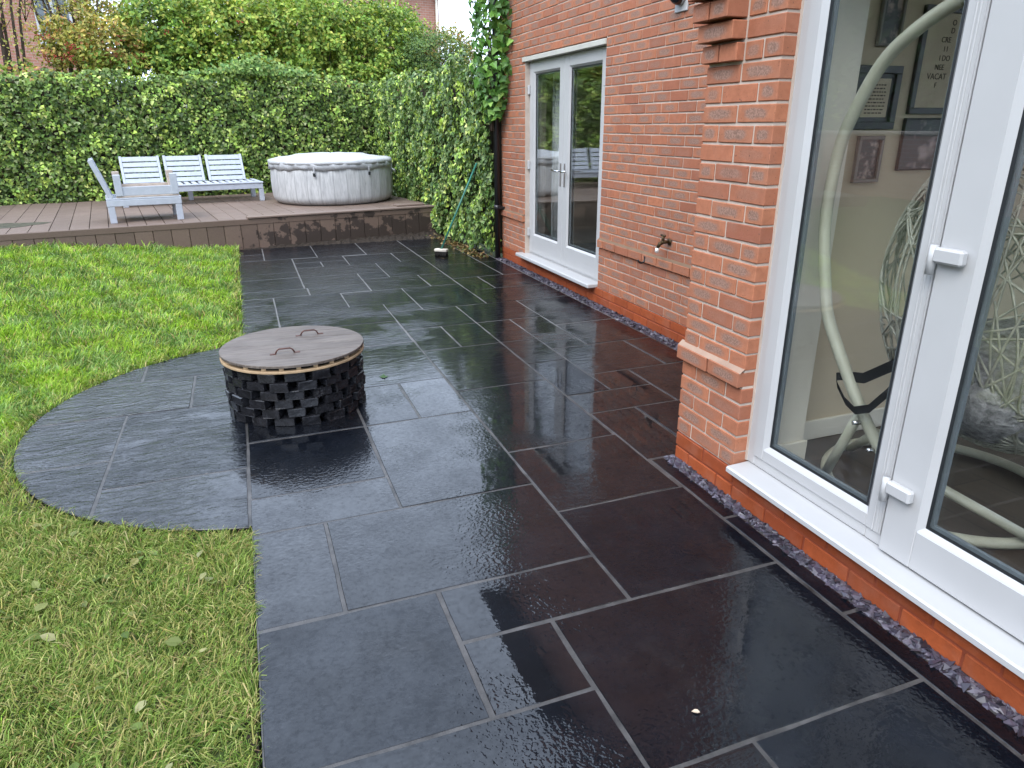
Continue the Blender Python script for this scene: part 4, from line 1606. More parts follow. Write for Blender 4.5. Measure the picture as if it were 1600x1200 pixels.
mb = MB().mat(MS['strap'])
O = Vector((2.6, 1.75, ZF))
# webbing strap looped from the pole to the basket
def ribbon(mb, pts, w, up):
    pts = [nearer(p) - O for p in pts]
    vs, fs = [], []
    for i, p in enumerate(pts):
        vs += [p - up * w, p + up * w, p + up * w + Vector((.004, .004, 0)), p - up * w + Vector((.004, .004, 0))]
    for i in range(len(pts) - 1):
        for k in range(4):
            l = (k + 1) % 4
            fs.append((i * 4 + k, i * 4 + l, (i + 1) * 4 + l, (i + 1) * 4 + k))
    mb.add(vs, fs)
ribbon(mb, [(2.265, 2.12, .53), (2.262, 2.06, .475), (2.258, 2.00, .455), (2.255, 1.93, .49), (2.25, 1.86, .58), (2.25, 1.81, .66), (2.26, 1.77, .70)], .015, Vector((0, .35, .9)))
ribbon(mb, [(2.315, 2.13, .555), (2.31, 2.03, .58), (2.305, 1.95, .64), (2.30, 1.87, .70), (2.30, 1.79, .735)], .02, Vector((0, .35, .9)))
ribbon(mb, [(2.315, 2.13, .555), (2.29, 2.15, .55), (2.265, 2.12, .53)], .015, Vector((0, .35, .9)))
mb.build('strap', hc)


# pictures on the wall behind it (plane y = YBK)
def picture(label, x0, x1, z0, z1, fw, fm, pm, mount=0.0, lines=None):
    r = empty('picture_frame', ((x0 + x1) / 2, YBK - .001, z0))
    tag(r, label, 'picture')
    w, h = (x1 - x0) / 2, z1 - z0
    for (a, b, c, d) in ((-w, w, 0, fw), (-w, w, h - fw, h), (-w, -w + fw, fw, h - fw), (w - fw, w, fw, h - fw)):
        bx(r, 'frame_bar', MS[fm], a, b, -.02, -.001, c, d, .002)
    bx(r, 'print', MS[pm], -w + fw, w - fw, -.009, -.002, fw, h - fw, 0)
    if mount:
        bx(r, 'picture_mount', MS['paper'], -w + fw + mount, w - fw - mount, -.0115, -.0092, fw + mount, h - fw - mount, 0)
    if lines:
        for i, (s, hh, xx, zz) in enumerate(lines):
            cu = bpy.data.curves.new('lettering', 'FONT')
            cu.body = s; cu.size = hh; cu.align_x = 'LEFT'
            cu.extrude = .0006
            tmp = bpy.data.objects.new('lettering', cu)
            COL.objects.link(tmp)
            dg = bpy.context.evaluated_depsgraph_get()
            me = bpy.data.meshes.new_from_object(tmp.evaluated_get(dg))
            bpy.data.objects.remove(tmp)
            me.materials.clear(); me.materials.append(MS['ink'])
            o = link('lettering', me, r, (xx, -.0102 if not mount else -.0125, zz))
            o.rotation_euler = (math.radians(90), 0, 0)
    return r


S = YBK / 2.6
picture('small pale framed photo highest on the wall behind the pole', 2.46, 2.58, 1.86, 2.08, .012, 'fgrey', 'photo')
cert = picture('black framed certificate with a tan sheet of small print crossed by the pole', 2.385, 2.62, 1.545, 1.79, .030, 'fblack', 'fblack', .018)
for i in range(9):          # the print is too small to read: rows of short marks
    xx = -.052
    while xx < .045:
        ww = random.uniform(.006, .018)
        bx(cert, 'print_mark', MS['ink'], xx, min(xx + ww, .052), -.0122, -.0116, .062 + i * .0135, .067 + i * .0135, 0)
        xx += ww + .005
picture('large black framed poster with rows of thin capitals beside the mullion', 2.69, 3.15, 1.605, 2.02, .026, 'fblack', 'paper', 0,
        [('O', .030, -.065, .345), ('D', .030, -.065, .315), ('CRE', .030, -.11, .280), ('I I', .030, -.088, .245), ('I DO', .030, -.105, .210), ('NEE', .030, -.12, .175), ('VACAT', .034, -.155, .138), ('F', .030, -.105, .105)])
picture('black canvas with a pale vertical streak under the large poster', 2.685, 2.93, 1.375, 1.59, .006, 'fblack', 'streak')
picture('small grey framed dark photo lowest on the wall behind the pole', 2.445, 2.585, 1.33, 1.52, .016, 'fgrey', 'photo')
rug = MB().mat(MS['rug'])
rug.box(2.15, -.4, ZF + .001, 4.2, 1.25, ZF + .016, .004)
tag(rug.build('floor_rug'), 'grey speckled rug on the dark floor behind the bay door', 'rug')
cu = MB().mat(MS['curtain'])
vs, fs = [], []
for i in range(40):
    y = 7.05 + .45 * i / 39
    x = 3.32 + .035 * math.sin(i * 1.25)
    vs += [(x, y, .2), (x, y, 2.25), (x + .006, y, .2), (x + .006, y, 2.25)]
    if i:
        a = (i - 1) * 4; b = i * 4
        fs += [(a, b, b + 1, a + 1), (a + 2, a + 3, b + 3, b + 2), (a + 1, b + 1, b + 3, a + 3), (a, a + 2, b + 2, b)]
cu.add(vs, fs, True)
tag(cu.build('curtain'), 'pale curtain hanging behind the left leaf of the far double doors', 'curtain')

# ------------------------------------------------------------------ foliage
IVY = np.array([(0, 0, 0), (-.50, .18, .10), (-.30, .48, .05), (0, 1, -.08), (.30, .48, .05), (.50, .18, .10)], float)
IVQ = np.array([(0, 3, 2, 1), (0, 5, 4, 3)])
OVL = np.array([(0, 0, 0), (-.30, .30, .06), (-.26, .65, .05), (0, 1, -.06), (.26, .65, .05), (.30, .30, .06)], float)


def leaves(pos, nrm, size, cols, droop, tpl, spread=.5):
    """pos (N,3) nrm (N,3): leaf faces along nrm, tip pointing mostly down by droop"""
    N = len(pos)
    nz = nrm + rng.normal(0, spread, (N, 3))
    nz /= np.linalg.norm(nz, axis=1)[:, None]
    tip = np.tile(np.array([0, 0, -droop]), (N, 1)) + rng.normal(0, .7, (N, 3))
    tip -= nz * np.sum(tip * nz, 1)[:, None]
    tip /= np.linalg.norm(tip, axis=1)[:, None] + 1e-9
    sx = np.cross(tip, nz)
    v = pos[:, None, :] + size[:, None, None] * (tpl[None, :, 0, None] * sx[:, None, :] + (tpl[None, :, 1, None] - .4) * tip[:, None, :] + tpl[None, :, 2, None] * nz[:, None, :])
    q = (IVQ[None] + 6 * np.arange(N)[:, None, None]).reshape(-1, 4)
    c = np.repeat(cols, 6, axis=0)
    return v.reshape(-1, 3), q, c


def palette(n, stops, w, jit=.24, gain=1.55):
    st = np.array(stops)
    i = rng.choice(len(st), n, p=np.array(w) / sum(w))
    return np.clip(gain * np.array([1.12, 1.06, .82]) * st[i] * rng.uniform(1 - jit, 1 + jit, (n, 1)) * rng.uniform(.92, 1.08, (n, 3)), 0, .6)


def wnoise(a, b, seed=0):
    """cheap smooth noise from sines"""
    s = seed * 1.7
    return (np.sin(a * 1.7 + s) * np.cos(b * 2.3 - s) + .6 * np.sin(a * 3.9 + 1.3 * b + s * 2) + .4 * np.cos(b * 5.1 - a * 2.2 + s)) / 2.0


def ivy_sheet(name, parent, fn, U0, U1, Z0_, Z1_, n, seed, stops, w, thick=.16, smin=.045, smax=.085, topj=.10):
    """fn(u, z, d) -> point at distance d in front of the fence plane; leaves in overlapping shingles"""
    u = rng.uniform(U0, U1, n)
    top = Z1_ + topj * wnoise(u * 1.6, u * .3, seed) + .05 * wnoise(u * 6, u * .3, seed + 3)
    z = Z0_ + (top - Z0_) * rng.uniform(0, 1, n) ** .97
    bul = .5 + .5 * wnoise(u * 2.1, z * 2.4, seed + 1)
    cl = wnoise(u * 5.5, z * 6.0, seed + 2)
    d = .02 + thick * bul + .05 * cl + rng.uniform(-.07, .05, n)
    rim = np.clip((z - (top - .14)) / .14, 0, 1)
    d = d * (1 - .6 * rim ** 2) - .12 * rim * rng.uniform(0, 1, n)
    pos, nr = fn(u, z, d)
    nr = nr + np.array([0, 0, 1.0])[None] * (.35 + 1.3 * rim[:, None])
    nr /= np.linalg.norm(nr, axis=1)[:, None]
    c = palette(n, stops, w)
    hl = np.clip(wnoise(u * 3.1, z * 3.4, seed + 5) * .9 + .1, 0, 1)[:, None]
    pick = (rng.uniform(0, 1, (n, 1)) < hl * .85 + .06)
    c = np.where(pick, palette(n, [(.19, .27, .06), (.13, .21, .05), (.26, .33, .12)], [3, 3, 1.5], gain=1.7), c)
    c = c * 1.18
    v, q, cc = leaves(pos, nr, rng.uniform(smin, smax, n), c, 1.1, IVY, .38)
    o = link(name, np_mesh(name, v, q, MS['leaf'], cc), parent)
    return o


# back hedge (in deck coordinates)
HV = 3.98
du, dv = np.array(DU), np.array(DV)
hed = empty('ivy_hedge', dk(0, HV, 0))
tag(hed, 'long ivy covered fence behind the bench and the hot tub', 'hedge')
def fback(u, z, d):
    p = np.array(DO)[None] + u[:, None] * du[None] + (HV - d)[:, None] * dv[None] + z[:, None] * np.array([0, 0, 1.])[None] - np.array(hed.location)[None]
    return p, np.tile(-dv, (len(u), 1))
ivy_sheet('ivy_leaves', hed, fback, -8.5, 3.35, .36, 2.40, 36000, 1,
          [(.022, .044, .010), (.040, .074, .017), (.066, .108, .026), (.10, .145, .042), (.15, .185, .10)], [3, 4, 4, 2, 1.0], smin=.038, smax=.074)
hb = hed.location
for i in range(46):
    u = -8.5 + i * .262
    mb = MB().mat(MS['fence'])
    p = dk(u + .13, HV + .10 + (.012 if i % 2 else 0), 1.12) - hb
    mb.obox(p, DU, DV, ZZ, .13, .01, 1.12, .003)
    mb.build('fence_board', hed)
# a few trailing sprays: extra tall clump above the tub
u = rng.normal(1.1, .45, 900); z = 2.42 + np.abs(rng.normal(0, .16, 900)) * np.clip(1 - np.abs(u - 1.1) / 1.3, 0, 1)
pos, nr = fback(u, z, rng.uniform(-.15, .22, 900))
v, q, cc = leaves(pos, nr + np.array([0, 0, .8]), rng.uniform(.045, .08, 900), palette(900, [(.05, .11, .03), (.10, .17, .05), (.16, .23, .08)], [2, 3, 2]), .5, IVY, .6)
link('ivy_spray', np_mesh('ivy_spray', v, q, MS['leaf'], cc), hed)

# side hedge from the house corner back to the rear fence, plane x ~ 2.95 facing -x
sid = empty('side_ivy_hedge', (2.98, 10.5, 0))
tag(sid, 'ivy covered side fence running from the house corner back to the rear hedge', 'hedge')
def fside(u, z, d):
    p = np.stack([2.98 - d - 2.98 - .055 * np.clip(u - 8.4, 0, 4), u - 10.5, z], 1)
    return p, np.tile(np.array([-1., -.12, 0]), (len(u), 1))
ivy_sheet('ivy_leaves', sid, fside, 8.32, 15.2, .05, 2.34, 25000, 4,
          [(.024, .050, .017), (.042, .080, .028), (.066, .11, .04), (.10, .15, .06), (.16, .20, .11)], [3, 4, 4, 2, 1.0], thick=.22, smin=.040, smax=.076, topj=.12)
for i in range(26):
    mb = MB().mat(MS['fence'])
    mb.box(.08, 8.34 + .262 * i - 10.5, 0, .10 + (.012 if i % 2 else 0), 8.34 + .262 * i + .255 - 10.5, 2.15, .003)
    mb.build('fence_board', sid)
# dry fallen leaves at its foot
nl = 420
yy = rng.uniform(8.3, 10.6, nl)
pos = np.stack([2.74 + rng.normal(0, .07, nl) - .05 * np.clip(yy - 8.4, 0, 4), yy, np.abs(rng.normal(.012, .012, nl))], 1)
v, q, cc = leaves(pos, np.tile([0, 0, 1.], (nl, 1)), rng.uniform(.025, .05, nl), palette(nl, [(.09, .06, .035), (.17, .12, .06), (.05, .07, .025), (.22, .18, .10)], [3, 2, 2, 1]), .0, IVY, .5)
o = link('leaf_litter', np_mesh('leaf_litter', v, q, MS['leafm'], cc))
tag(o, 'brown fallen leaves gathered at the foot of the side hedge', kind='stuff')

# ivy climbing the downpipe
clm = empty('climbing_ivy', (2.9, 8.3, 1.6))
tag(clm, 'large leaved ivy climbing the black downpipe at the house corner', 'climber')
n = 1500
t_ = rng.uniform(0, 1, n)
z = 1.62 + 2.4 * t_
wid = .10 + .20 * np.clip((z - 1.6) / .5, 0, 1)
ang = rng.uniform(0, 2 * math.pi, n)
rad = np.sqrt(rng.uniform(.25, 1, n)) * wid
pos = np.stack([2.90 + rad * np.cos(ang) * .75 - .04, 8.28 + rad * np.sin(ang) * 1.25 - .02, z], 1)
pos[:, 0] = np.minimum(pos[:, 0], np.where(pos[:, 1] < 8.32, XW - .012, 9))
nr = np.stack([np.cos(ang) - .6, np.sin(ang) - .5, np.full(n, .4)], 1)
nr /= np.linalg.norm(nr, axis=1)[:, None]
v, q, cc = leaves(pos - np.array([2.9, 8.3, 1.6]), nr, rng.uniform(.055, .105, n), palette(n, [(.03, .08, .02), (.05, .125, .03), (.085, .18, .045), (.13, .23, .06)], [3, 4, 3, 1.5]), 1.2, IVY, .45)
link('ivy_leaves', np_mesh('ivy_leaves', v, q, MS['leaf'], cc), clm)
mb = MB().mat(MS['bark'])
for s in range(6):
    p = [(.02 * random.uniform(-1, 1) + (-.05), .0 + .05 * random.uniform(-1, 1), -.1 + .2 * k) for k in range(12)]
    mb.tube(p, .006, 5)
mb.build('stems', clm)


# ------------------------------------------------------------------ shrubs and trees behind the hedge
def crown(cx, cy, cz, rx, ry, rz, n, seed, stops, w, size, tpl=OVL, hollow=.55):
    d = rng.normal(0, 1, (n, 3))
    d /= np.linalg.norm(d, axis=1)[:, None]
    th = np.arctan2(d[:, 1], d[:, 0]); ph = np.arcsin(np.clip(d[:, 2], -1, 1))
    lump = 1 + .26 * wnoise(th * 2.2, ph * 3.1, seed) + .14 * wnoise(th * 5, ph * 6, seed + 9)
    r = lump * (hollow + (1 - hollow) * rng.uniform(0, 1, n) ** .6)
    # twiggy sprays that stick out
    k = rng.uniform(0, 1, n) < .12
    r = np.where(k, r * rng.uniform(1.0, 1.22, n), r)
    pos = np.stack([cx + d[:, 0] * r * rx, cy + d[:, 1] * r * ry, cz + d[:, 2] * r * rz], 1)
    keep = wnoise(pos[:, 0] * 3.1 + pos[:, 1], pos[:, 2] * 3.3, seed + 4) > -.50
    pos, d = pos[keep], d[keep]
    n = len(pos)
    nr = d * .6 + np.array([0, -.25, .7])
    nr /= np.linalg.norm(nr, axis=1)[:, None]
    c = palette(n, stops, w, gain=1.7)
    c = c * (1 + .35 * np.clip(wnoise(pos[:, 0] * 2.6 + seed, pos[:, 2] * 2.9, seed + 6), -1, 1))[:, None]
    return leaves(pos, nr, rng.uniform(size[0], size[1], n), c, .55, tpl, .55)


GRN = [(.042, .085, .018), (.075, .135, .025), (.12, .185, .036), (.18, .225, .048), (.25, .26, .07)]
OLV = [(.08, .10, .025), (.135, .145, .035), (.19, .18, .05), (.25, .20, .065), (.20, .10, .05)]
DRK = [(.025, .05, .022), (.04, .08, .03), (.065, .11, .038), (.10, .15, .05)]
SHR = [
    ('leaning twiggy shrub with olive leaves and red berries behind the left hedge', -1.35, 4.9, 2.85, .85, .6, .55, 2300, OLV, [2, 3, 3, 2, .8], (.05, .085), 26),
    ('dense green shrub standing behind the hedge above the leftmost bench back', -.15, 5.2, 3.0, .80, .7, .85, 3600, GRN, [3, 3, 2.5, 1.2, .4], (.055, .10), 6),
    ('bright yellow green shrub behind the hedge above the middle of the bench', .85, 5.0, 3.05, .95, .7, .85, 4400, GRN, [1, 2, 4, 4, 1.4], (.06, .10), 6),
    ('tall full green shrub behind the hedge directly above the hot tub', 2.1, 5.2, 3.1, 1.15, .8, .90, 5200, GRN, [1.2, 2.5, 4, 3.2, 1.2], (.055, .10), 0),
    ('broad green shrub behind the corner where the two ivy hedges meet', 3.75, 5.4, 3.15, 1.1, .8, .88, 5200, GRN, [1.8, 3, 4, 2.2, .7], (.055, .095), 0),
    ('dark fine leaved bush between the corner shrub and the downpipe ivy', 4.75, 4.5, 2.75, .75, .6, .62, 4200, DRK, [2, 3, 3, 2], (.03, .055), 0),
    ('low red tinged shrub peeping over the side hedge under the sky gap', 5.45, 5.4, 2.95, .75, .6, .62, 2200, OLV, [2, 3, 3, 1, 1.4], (.05, .08), 12),
    ('thin olive shrub behind the red berried one at the left', -1.15, 6.5, 3.2, .8, .6, .7, 2600, OLV, [2, 3, 3, 2, .4], (.05, .085), 8),
    ('high green shrub at the back edge of the row, left of centre', .2, 6.6, 3.35, 1.1, .8, .75, 3400, GRN, [2, 4, 3, 1.5, .7], (.06, .10), 0),
    ('high green shrub at the back edge of the row, right of centre', 2.9, 6.8, 3.45, 1.3, .8, .75, 4200, GRN, [2, 4, 3, 2, .7], (.06, .10), 0),
    ('high green shrub at the back edge of the row, beside the sky gap', 4.75, 6.6, 3.3, .75, .7, .8, 3000, GRN, [2, 4, 3, 2, .7], (.05, .09), 0),
]
for (lab, u, v_, cz, rx, ry, rz, n, st, w, size, nber) in SHR:
    p = dk(u, v_, 0)
    r = empty('shrub', p)
    tag(r, lab, 'shrub', 'shrubs behind the hedge')
    vv, q, cc = crown(0, 0, cz, rx, ry, rz, int(n * 2.1), u * 3.1 + 2, st, w, size)
    link('foliage', np_mesh('foliage', vv, q, MS['leafm'], cc), r)
    # a leafy core so that the crown is not see-through all over
    mb = MB().mat(MS['bark'])
    for s in range(9):
        a = random.uniform(0, 6.28)
        e = Vector((math.cos(a) * rx * .75, math.sin(a) * ry * .7, cz + rz * random.uniform(-.2, .85)))
        b = Vector((random.uniform(-.18, .18), random.uniform(-.15, .15), -.03))
        m = b.lerp(e, .5) + Vector((random.uniform(-.12, .12), random.uniform(-.1, .1), .15))
        mb.tube([b, b.lerp(m, .5) + Vector((0, 0, .05)), m, m.lerp(e, .55), e], [.022, .02, .014, .009, .004], 6)
    mb.build('branches', r)
    if nber:
        mb = MB().mat(MS['berry'])
        for k in range(nber):
            a = random.uniform(0, 6.28); e = random.uniform(-.5, .3)
            c = Vector((math.cos(a) * rx * .9, -abs(math.sin(a)) * ry * .95, cz + e * rz))
            for b in range(9):
                cc_ = c + Vector((random.gauss(0, .035), random.gauss(0, .03), random.gauss(0, .03)))
                s = .013
                mb.add([cc_ + Vector(x) * s for x in ((1, 0, 0), (-1, 0, 0), (0, 1, 0), (0, -1, 0), (0, 0, 1), (0, 0, -1))],
                       [(0, 2, 4), (2, 1, 4), (1, 3, 4), (3, 0, 4), (2, 0, 5), (1, 2, 5), (3, 1, 5), (0, 3, 5)], True)
        o = mb.build('berries', r)
        o['kind'] = 'stuff'
# bare slim tree at the far left
for (lab, u, v_, h) in (('slim bare stemmed tree at the far left behind the hedge', -2.75, 5.4, 5.2), ('thin multi stemmed bare tree beside the neighbour window', -1.75, 6.4, 5.0)):
    r = empty('bare_tree', dk(u, v_, 0))
    tag(r, lab, 'tree')
    mb = MB().mat(MS['bark'])
    for s in range(9):
        a = random.uniform(-1, 1)
        e = Vector((a * .75, random.uniform(-.4, .4), h * random.uniform(.8, 1)))
        b = Vector((a * .10, random.uniform(-.06, .06), -.03))
        m = b.lerp(e, .45) + Vector((-a * .12, .05, .2))
        mb.tube([b, b.lerp(m, .5), m, m.lerp(e, .5) + Vector((random.uniform(-.1, .1), 0, 0)), e], [.045, .04, .032, .022, .010], 6)
        for k in range(7):
            f = random.uniform(.35, .95)
            p0 = m.lerp(e, f)
            mb.tube([p0, p0 + Vector((random.uniform(-.3, .3), random.uniform(-.2, .1), random.uniform(.1, .4))), p0 + Vector((random.uniform(-.5, .5), random.uniform(-.3, .1), random.uniform(.2, .7)))], [.009, .006, .003], 4)
    mb.build('trunk', r)
    vv, q, cc = crown(0, -.1, h * .66, 1.1, .7, 1.2, 1000, u, [(.11, .125, .035), (.18, .18, .05), (.25, .22, .08)], [2, 3, 2], (.035, .065), OVL, .2)
    link('foliage', np_mesh('foliage', vv, q, MS['leafm'], cc), r)
# wild undergrowth that fills the gap right behind the fence
n = 9000
u = rng.uniform(-8, 5.6, n); vq = rng.uniform(4.15, 4.9, n)
top = 2.75 + .25 * wnoise(u * 1.7, u * .4, 11) - .25 * (u < -1.6)
z = 2.0 + (top - 2.0) * rng.uniform(0, 1, n)
pos = np.array(DO)[None] + u[:, None] * du + vq[:, None] * dv + z[:, None] * np.array([0, 0, 1.])
c = palette(n, GRN, [2, 3, 3, 2, .6], gain=1.8)
k = (u < -1.5) & (rng.uniform(0, 1, n) < .5)
c = np.where(k[:, None], palette(n, OLV + [(.16, .06, .03)], [2, 3, 3, 2, 1, 1]), c)
vv, q, cc = leaves(pos, np.tile(np.array([0, -.5, .8]), (n, 1)), rng.uniform(.05, .095, n), c, .5, OVL, .6)
o = link('undergrowth', np_mesh('undergrowth', vv, q, MS['leafm'], cc))
tag(o, 'tangled mass of leaves just behind the ivy hedge', kind='stuff')

# ------------------------------------------------------------------ neighbouring houses
def nhouse(label, u0, u1, v0, v1, h, wins, roofh=2.0):
    r = local_root('neighbour_house', (u0 + u1) / 2, v0, 0)
    tag(r, label, 'house')
    w = (u1 - u0) / 2
    mb = MB().mat(MS['farbrick'])
    mb.box(-w, 0, 0, w, v1 - v0, h)
    mb.build('wall', r)
    mb = MB().mat(MS['roof'])
    mb.add([(-w - .3, -.35, h - .05), (w + .3, -.35, h - .05), (w + .3, (v1 - v0) / 2, h + roofh), (-w - .3, (v1 - v0) / 2, h + roofh), (w + .3, v1 - v0 + .35, h - .05), (-w - .3, v1 - v0 + .35, h - .05)],
           [(0, 1, 2, 3), (3, 2, 4, 5), (0, 5, 4, 1)])
    mb.build('roof', r)
    mb = MB().mat(MS['iwhite'])
    mb.tube([(-w - .3, -.42, h - .06), (w + .3, -.42, h - .06)], .06, 8)
    mb.tube([(w - .12, -.08, 0), (w - .12, -.08, h - .1)], .045, 8)
    mb.build('gutter', r)
    for (a, b, c, d) in wins:
        mb = MB().mat(MS['pvc'])
        for (p, q_, s, t) in ((a, b, c, c + .07), (a, b, d - .07, d), (a, a + .07, c + .07, d - .07), (b - .07, b, c + .07, d - .07), ((a + b) / 2 - .035, (a + b) / 2 + .035, c + .07, d - .07)):
            mb.box(p, -.05, s, q_, -.004, t, .003)
        wn = mb.build('window', r)
        mb = MB().mat(MS['spacer'])
        mb.box(a + .07, -.03, c + .07, b - .07, -.012, d - .07)
        mb.build('pane', wn)


nhouse('pink brick neighbour house with a white window glimpsed through bare stems', -9.0, -1.2, 15.5, 22, 6.0, [(2.55, 3.45, 3.75, 5.0), (-1.5, .1, 2.75, 4.4)])
nhouse('tall brick neighbour house with a white downpipe seen above the hedge corner', 4.2, 9.75, 15.5, 23, 6.2, [(.2, 1.3, 4.2, 5.4)])

# low brick boundary on the far left of the lawn (seen in the glass)
gw = empty('garden_wall', (-7.6, 5, 0))
tag(gw, 'low brick garden wall along the left side of the lawn', 'wall')
mb = MB().mat(MS['farbrick'])
mb.box(-.11, -8, -.1, .11, 8.2, 1.36)
mb.build('wall_body', gw)
mb = MB().mat(MS['mortar'])
mb.box(-.16, -8.05, 1.362, .16, 8.25, 1.42, .01)
mb.build('coping', gw)


# tall evergreen screen beyond that wall (also only in the glass)
ts = empty('tall_evergreen_hedge', (-9.2, 9, 0))
tag(ts, 'tall dark evergreen hedge beyond the low garden wall on the left', 'hedge')
mb = MB().mat(MS['fence'])
mb.box(-.5, -12, -.1, .5, 9, 6.0)
mb.build('branch_core', ts)
n = 11000
yy = rng.uniform(-12, 9, n); zz_ = rng.uniform(0, 6.7, n) + .4 * wnoise(yy * .8, yy * .3, 3)
pos = np.stack([.62 + .22 * wnoise(yy * 1.3, zz_ * 1.4, 2) + rng.uniform(-.1, .1, n), yy, zz_], 1)
vv, q, cc = leaves(pos, np.tile([.8, 0, .4], (n, 1)), rng.uniform(.14, .26, n), palette(n, DRK, [3, 3, 2, 1], gain=.75), .4, OVL, .5)
link('foliage', np_mesh('foliage', vv, q, MS['leafm'], cc), ts)


# ------------------------------------------------------------------ grass
def lawn_mask(x, y):
    inside = (x < A - .003) & ((x - CIRC[0]) ** 2 + (y - CIRC[1]) ** 2 > (CIRC[2] + .004) ** 2)
    front = y < 10.2 + math.tan(TH) * x - .03
    return inside & front


def in_view(x, y, margin=.16):
    p = np.stack([x, y, np.zeros_like(x) - CAM_H], 1)
    X = p @ np.array(RT2); Y = p @ np.array(UP2); Zd = p @ np.array(FW)
    px = X / np.maximum(Zd, .01) * FPX / 800; py = Y / np.maximum(Zd, .01) * FPX / 600
    return (Zd > .3) & (np.abs(px) < 1 + margin) & (np.abs(py) < 1 + margin), Zd


def blades(x, y, h, wd, lean, cols, z0=-.031, comb=0.0):
    N = len(x)
    a = rng.uniform(0, 2 * math.pi, N)
    la = rng.uniform(0, 2 * math.pi, N)
    if comb:        # neighbouring blades lie the same way, in swirls
        sw = 3.2 * wnoise(x * 3.3, y * 3.7, 61) + 1.6 * wnoise(x * 11, y * 12, 63)
        la = np.where(rng.uniform(0, 1, N) < comb, sw + rng.normal(0, .45, N), la)
    dx, dy = np.cos(a) * wd / 2, np.sin(a) * wd / 2
    lx, ly_ = np.cos(la) * lean * h, np.sin(la) * lean * h
    up1 = h * np.sqrt(np.clip(1 - (lean * .45) ** 2, .1, 1)) * .55
    up2 = h * np.sqrt(np.clip(1 - lean ** 2, .03, 1))
    z = z0 + lawn_z(x, y)
    V = np.empty((N, 5, 3))
    V[:, 0] = np.stack([x - dx, y - dy, z], 1)
    V[:, 1] = np.stack([x + dx, y + dy, z], 1)
    V[:, 2] = np.stack([x + dx * .8 + lx * .38, y + dy * .8 + ly_ * .38, z + up1], 1)
    V[:, 3] = np.stack([x - dx * .8 + lx * .38, y - dy * .8 + ly_ * .38, z + up1], 1)
    V[:, 4] = np.stack([x + lx, y + ly_, z + up2], 1)
    b = 5 * np.arange(N)[:, None]
    q = np.array([[0, 1, 2, 3]]) + b
    t = np.array([[3, 2, 4]]) + b
    return V.reshape(-1, 3), q, t, np.repeat(cols, 5, axis=0)


parts_ = []
# candidate points, thinned with distance
for (x0, x1, y0, y1, dens) in ((-2.2, -.1, .8, 3.2, 30000), (-3.2, -.1, 3.2, 5.6, 13000), (-4.2, -.1, 5.6, 7.6, 6500), (-5.4, -.1, 7.6, 10.3, 4200)):
    n = int((x1 - x0) * (y1 - y0) * dens)
    x = rng.uniform(x0, x1, n); y = rng.uniform(y0, y1, n)
    iv, zd = in_view(x, y)
    k = lawn_mask(x, y) & iv
    x, y, zd = x[k], y[k], zd[k]
    parts_.append((x, y, zd))
x = np.concatenate([p[0] for p in parts_]); y = np.concatenate([p[1] for p in parts_]); zd = np.concatenate([p[2] for p in parts_])
# clumps: thin out the hollows
cl = wnoise(x * 6.5, y * 7.1, 21) + .5 * wnoise(x * 17, y * 15, 5)
k = rng.uniform(0, 1, len(x)) < np.clip(.72 + .35 * cl, .25, 1)
x, y, zd, cl = x[k], y[k], zd[k], cl[k]
N = len(x)
near = np.clip((4.6 - y) / 1.6, 0, 1)          # the nearer lawn is scalped and yellow, the far one fresh
fresh = palette(N, [(.115, .205, .022), (.15, .255, .03), (.19, .30, .045), (.25, .33, .085), (.08, .15, .02)], [3, 4, 3, 1.6, 2], gain=1.75)
pat = (wnoise(x * 2.7 + 2, y * 3.3, 41) + .7 * wnoise(x * 7.1, y * 8.3, 43))[:, None]
cool = palette(N, [(.085, .165, .045), (.13, .21, .075), (.21, .28, .13), (.06, .12, .03)], [3, 3, 2, 2], gain=1.6)
fresh = np.where(rng.uniform(0, 1, (N, 1)) < np.clip(.48 + 1.0 * pat, 0, .92), cool, fresh)
fresh = np.where(rng.uniform(0, 1, (N, 1)) < .07, palette(N, [(.30, .27, .13), (.24, .20, .09)], [2, 1], gain=1.4), fresh)
fresh = fresh * (1 + .30 * np.clip(wnoise(x * 4.3, y * 5.1, 47), -1, 1))[:, None]
tired = palette(N, [(.078, .13, .028), (.115, .165, .045), (.17, .205, .07), (.26, .25, .13), (.045, .085, .02), (.19, .15, .085)], [3, 3.5, 2.8, 1.6, 2.2, .9], gain=1.72)
yel = wnoise(x * 2.3, y * 2.1, 31)
ktired = rng.uniform(0, 1, N) < np.clip(near * .95 + .22 * yel * (1 - near) + .04, 0, 1)
edge_d = np.minimum(np.abs(x - A), np.abs(np.hypot(x - CIRC[0], y - CIRC[1]) - CIRC[2]))
ktired |= (edge_d < .09) & (rng.uniform(0, 1, N) < .6)
col = np.where(ktired[:, None], tired, fresh)
h = rng.uniform(.032, .095, N) * (1 - .12 * near) * (1 + .25 * np.clip(cl, -.6, 1))
far_ = np.clip((y - 9.2) / 1.0, 0, 1)
tuft = (wnoise(x * 3.0, y * 2.0, 8) > .35) & (far_ > .2)
h = h * (1 + .9 * tuft * far_ * rng.uniform(0, 1.6, N))
wd = rng.uniform(.0028, .0052, N) * np.clip(zd / 3.2, .85, 2.2)
lean = np.clip(rng.uniform(.45, 1.0, N) + .2 * near, 0, .985)
V, q, t, cc = blades(x, y, h, wd, lean, col, comb=.75)
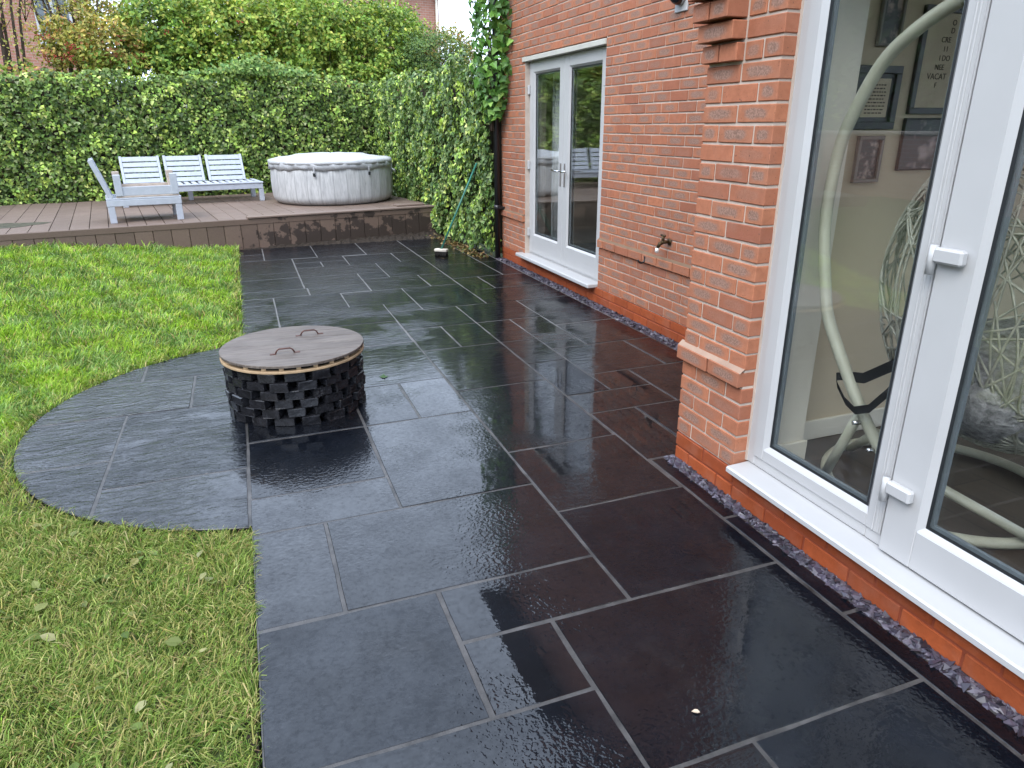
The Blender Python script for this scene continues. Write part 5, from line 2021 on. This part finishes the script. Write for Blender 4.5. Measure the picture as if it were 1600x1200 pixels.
# loose clippings lying about on the near lawn
n2 = 6500
x2 = rng.uniform(-1.9, -.1, n2); y2 = rng.uniform(.9, 4.3, n2)
iv, zd2 = in_view(x2, y2)
k = lawn_mask(x2, y2) & iv
x2, y2 = x2[k], y2[k]
n2 = len(x2)
c2 = palette(n2, [(.16, .18, .06), (.24, .23, .10), (.10, .14, .035), (.30, .27, .15)], [3, 3, 3, 1], gain=1.25)
V2, q2, t2, cc2 = blades(x2, y2, rng.uniform(.035, .095, n2), rng.uniform(.0025, .005, n2), np.full(n2, .985), c2, -.004)
nb_ = len(V)
me = np_mesh('grass', np.concatenate([V, V2]), np.concatenate([q, q2 + nb_]), MS['grass'], np.concatenate([cc, cc2]), np.concatenate([t, t2 + nb_]))
tag(link('grass', me), 'short mown lawn grass beside the slate patio', kind='stuff')
# broad weed leaves trodden into the near lawn
n3 = 120
x3 = rng.uniform(-1.7, -.2, n3); y3 = rng.uniform(1.1, 3.3, n3)
k = lawn_mask(x3, y3) & lawn_mask(x3 + .05, y3)
x3, y3 = x3[k], y3[k]
n3 = len(x3)
vv, q3, cc3 = leaves(np.stack([x3, y3, rng.uniform(.004, .018, n3)], 1), np.tile([0, 0, 1.], (n3, 1)), rng.uniform(.028, .062, n3),
                     palette(n3, [(.13, .16, .06), (.20, .22, .13), (.08, .12, .03), (.18, .18, .07)], [3, 2, 4, .6], gain=1.2), 0, OVL, .3)
o = link('broad_weeds', np_mesh('broad_weeds', vv, q3, MS['leafm'], cc3))
tag(o, 'pale broad weed leaves lying flat in the near lawn', kind='stuff')

# ------------------------------------------------------------------ bits lying on the paving
def fallen(name, label, cat, loc, s, m, rz):
    mb = MB().mat(MS[m])
    pts = [Vector((p[0] * s, (p[1] - .5) * s, p[2] * s * 1.5 + .004)) for p in OVL]
    mb.add(pts + [p - Vector((0, 0, .0012)) for p in pts], [(0, 3, 2, 1), (0, 5, 4, 3), (6, 7, 8, 9), (6, 9, 10, 11)], True)
    o = mb.build(name, None, loc)
    o.rotation_euler = (0, 0, rz)
    tag(o, label, cat)


fallen('fallen_leaf', 'small pale dry leaf lying on the near black slab', 'leaf', (1.02, 1.255, .001), .024, 'dryleaf', 1.0)
wd_ = empty('weed_sprig', (.725, 4.40, 0))
tag(wd_, 'small green weed tuft on the wet slabs right of the drum', 'weed')
mb = MB().mat(MS['weed'])
for i in range(14):
    a = random.uniform(0, 6.28)
    s = random.uniform(.025, .05)
    d = Vector((math.cos(a), math.sin(a), .15)); q_ = Vector((-math.sin(a), math.cos(a), 0))
    mb.add([(0, 0, .001), d * s * .5 + q_ * s * .25, d * s, d * s * .5 - q_ * s * .25], [(0, 1, 2, 3)])
mb.build('leaves', wd_)
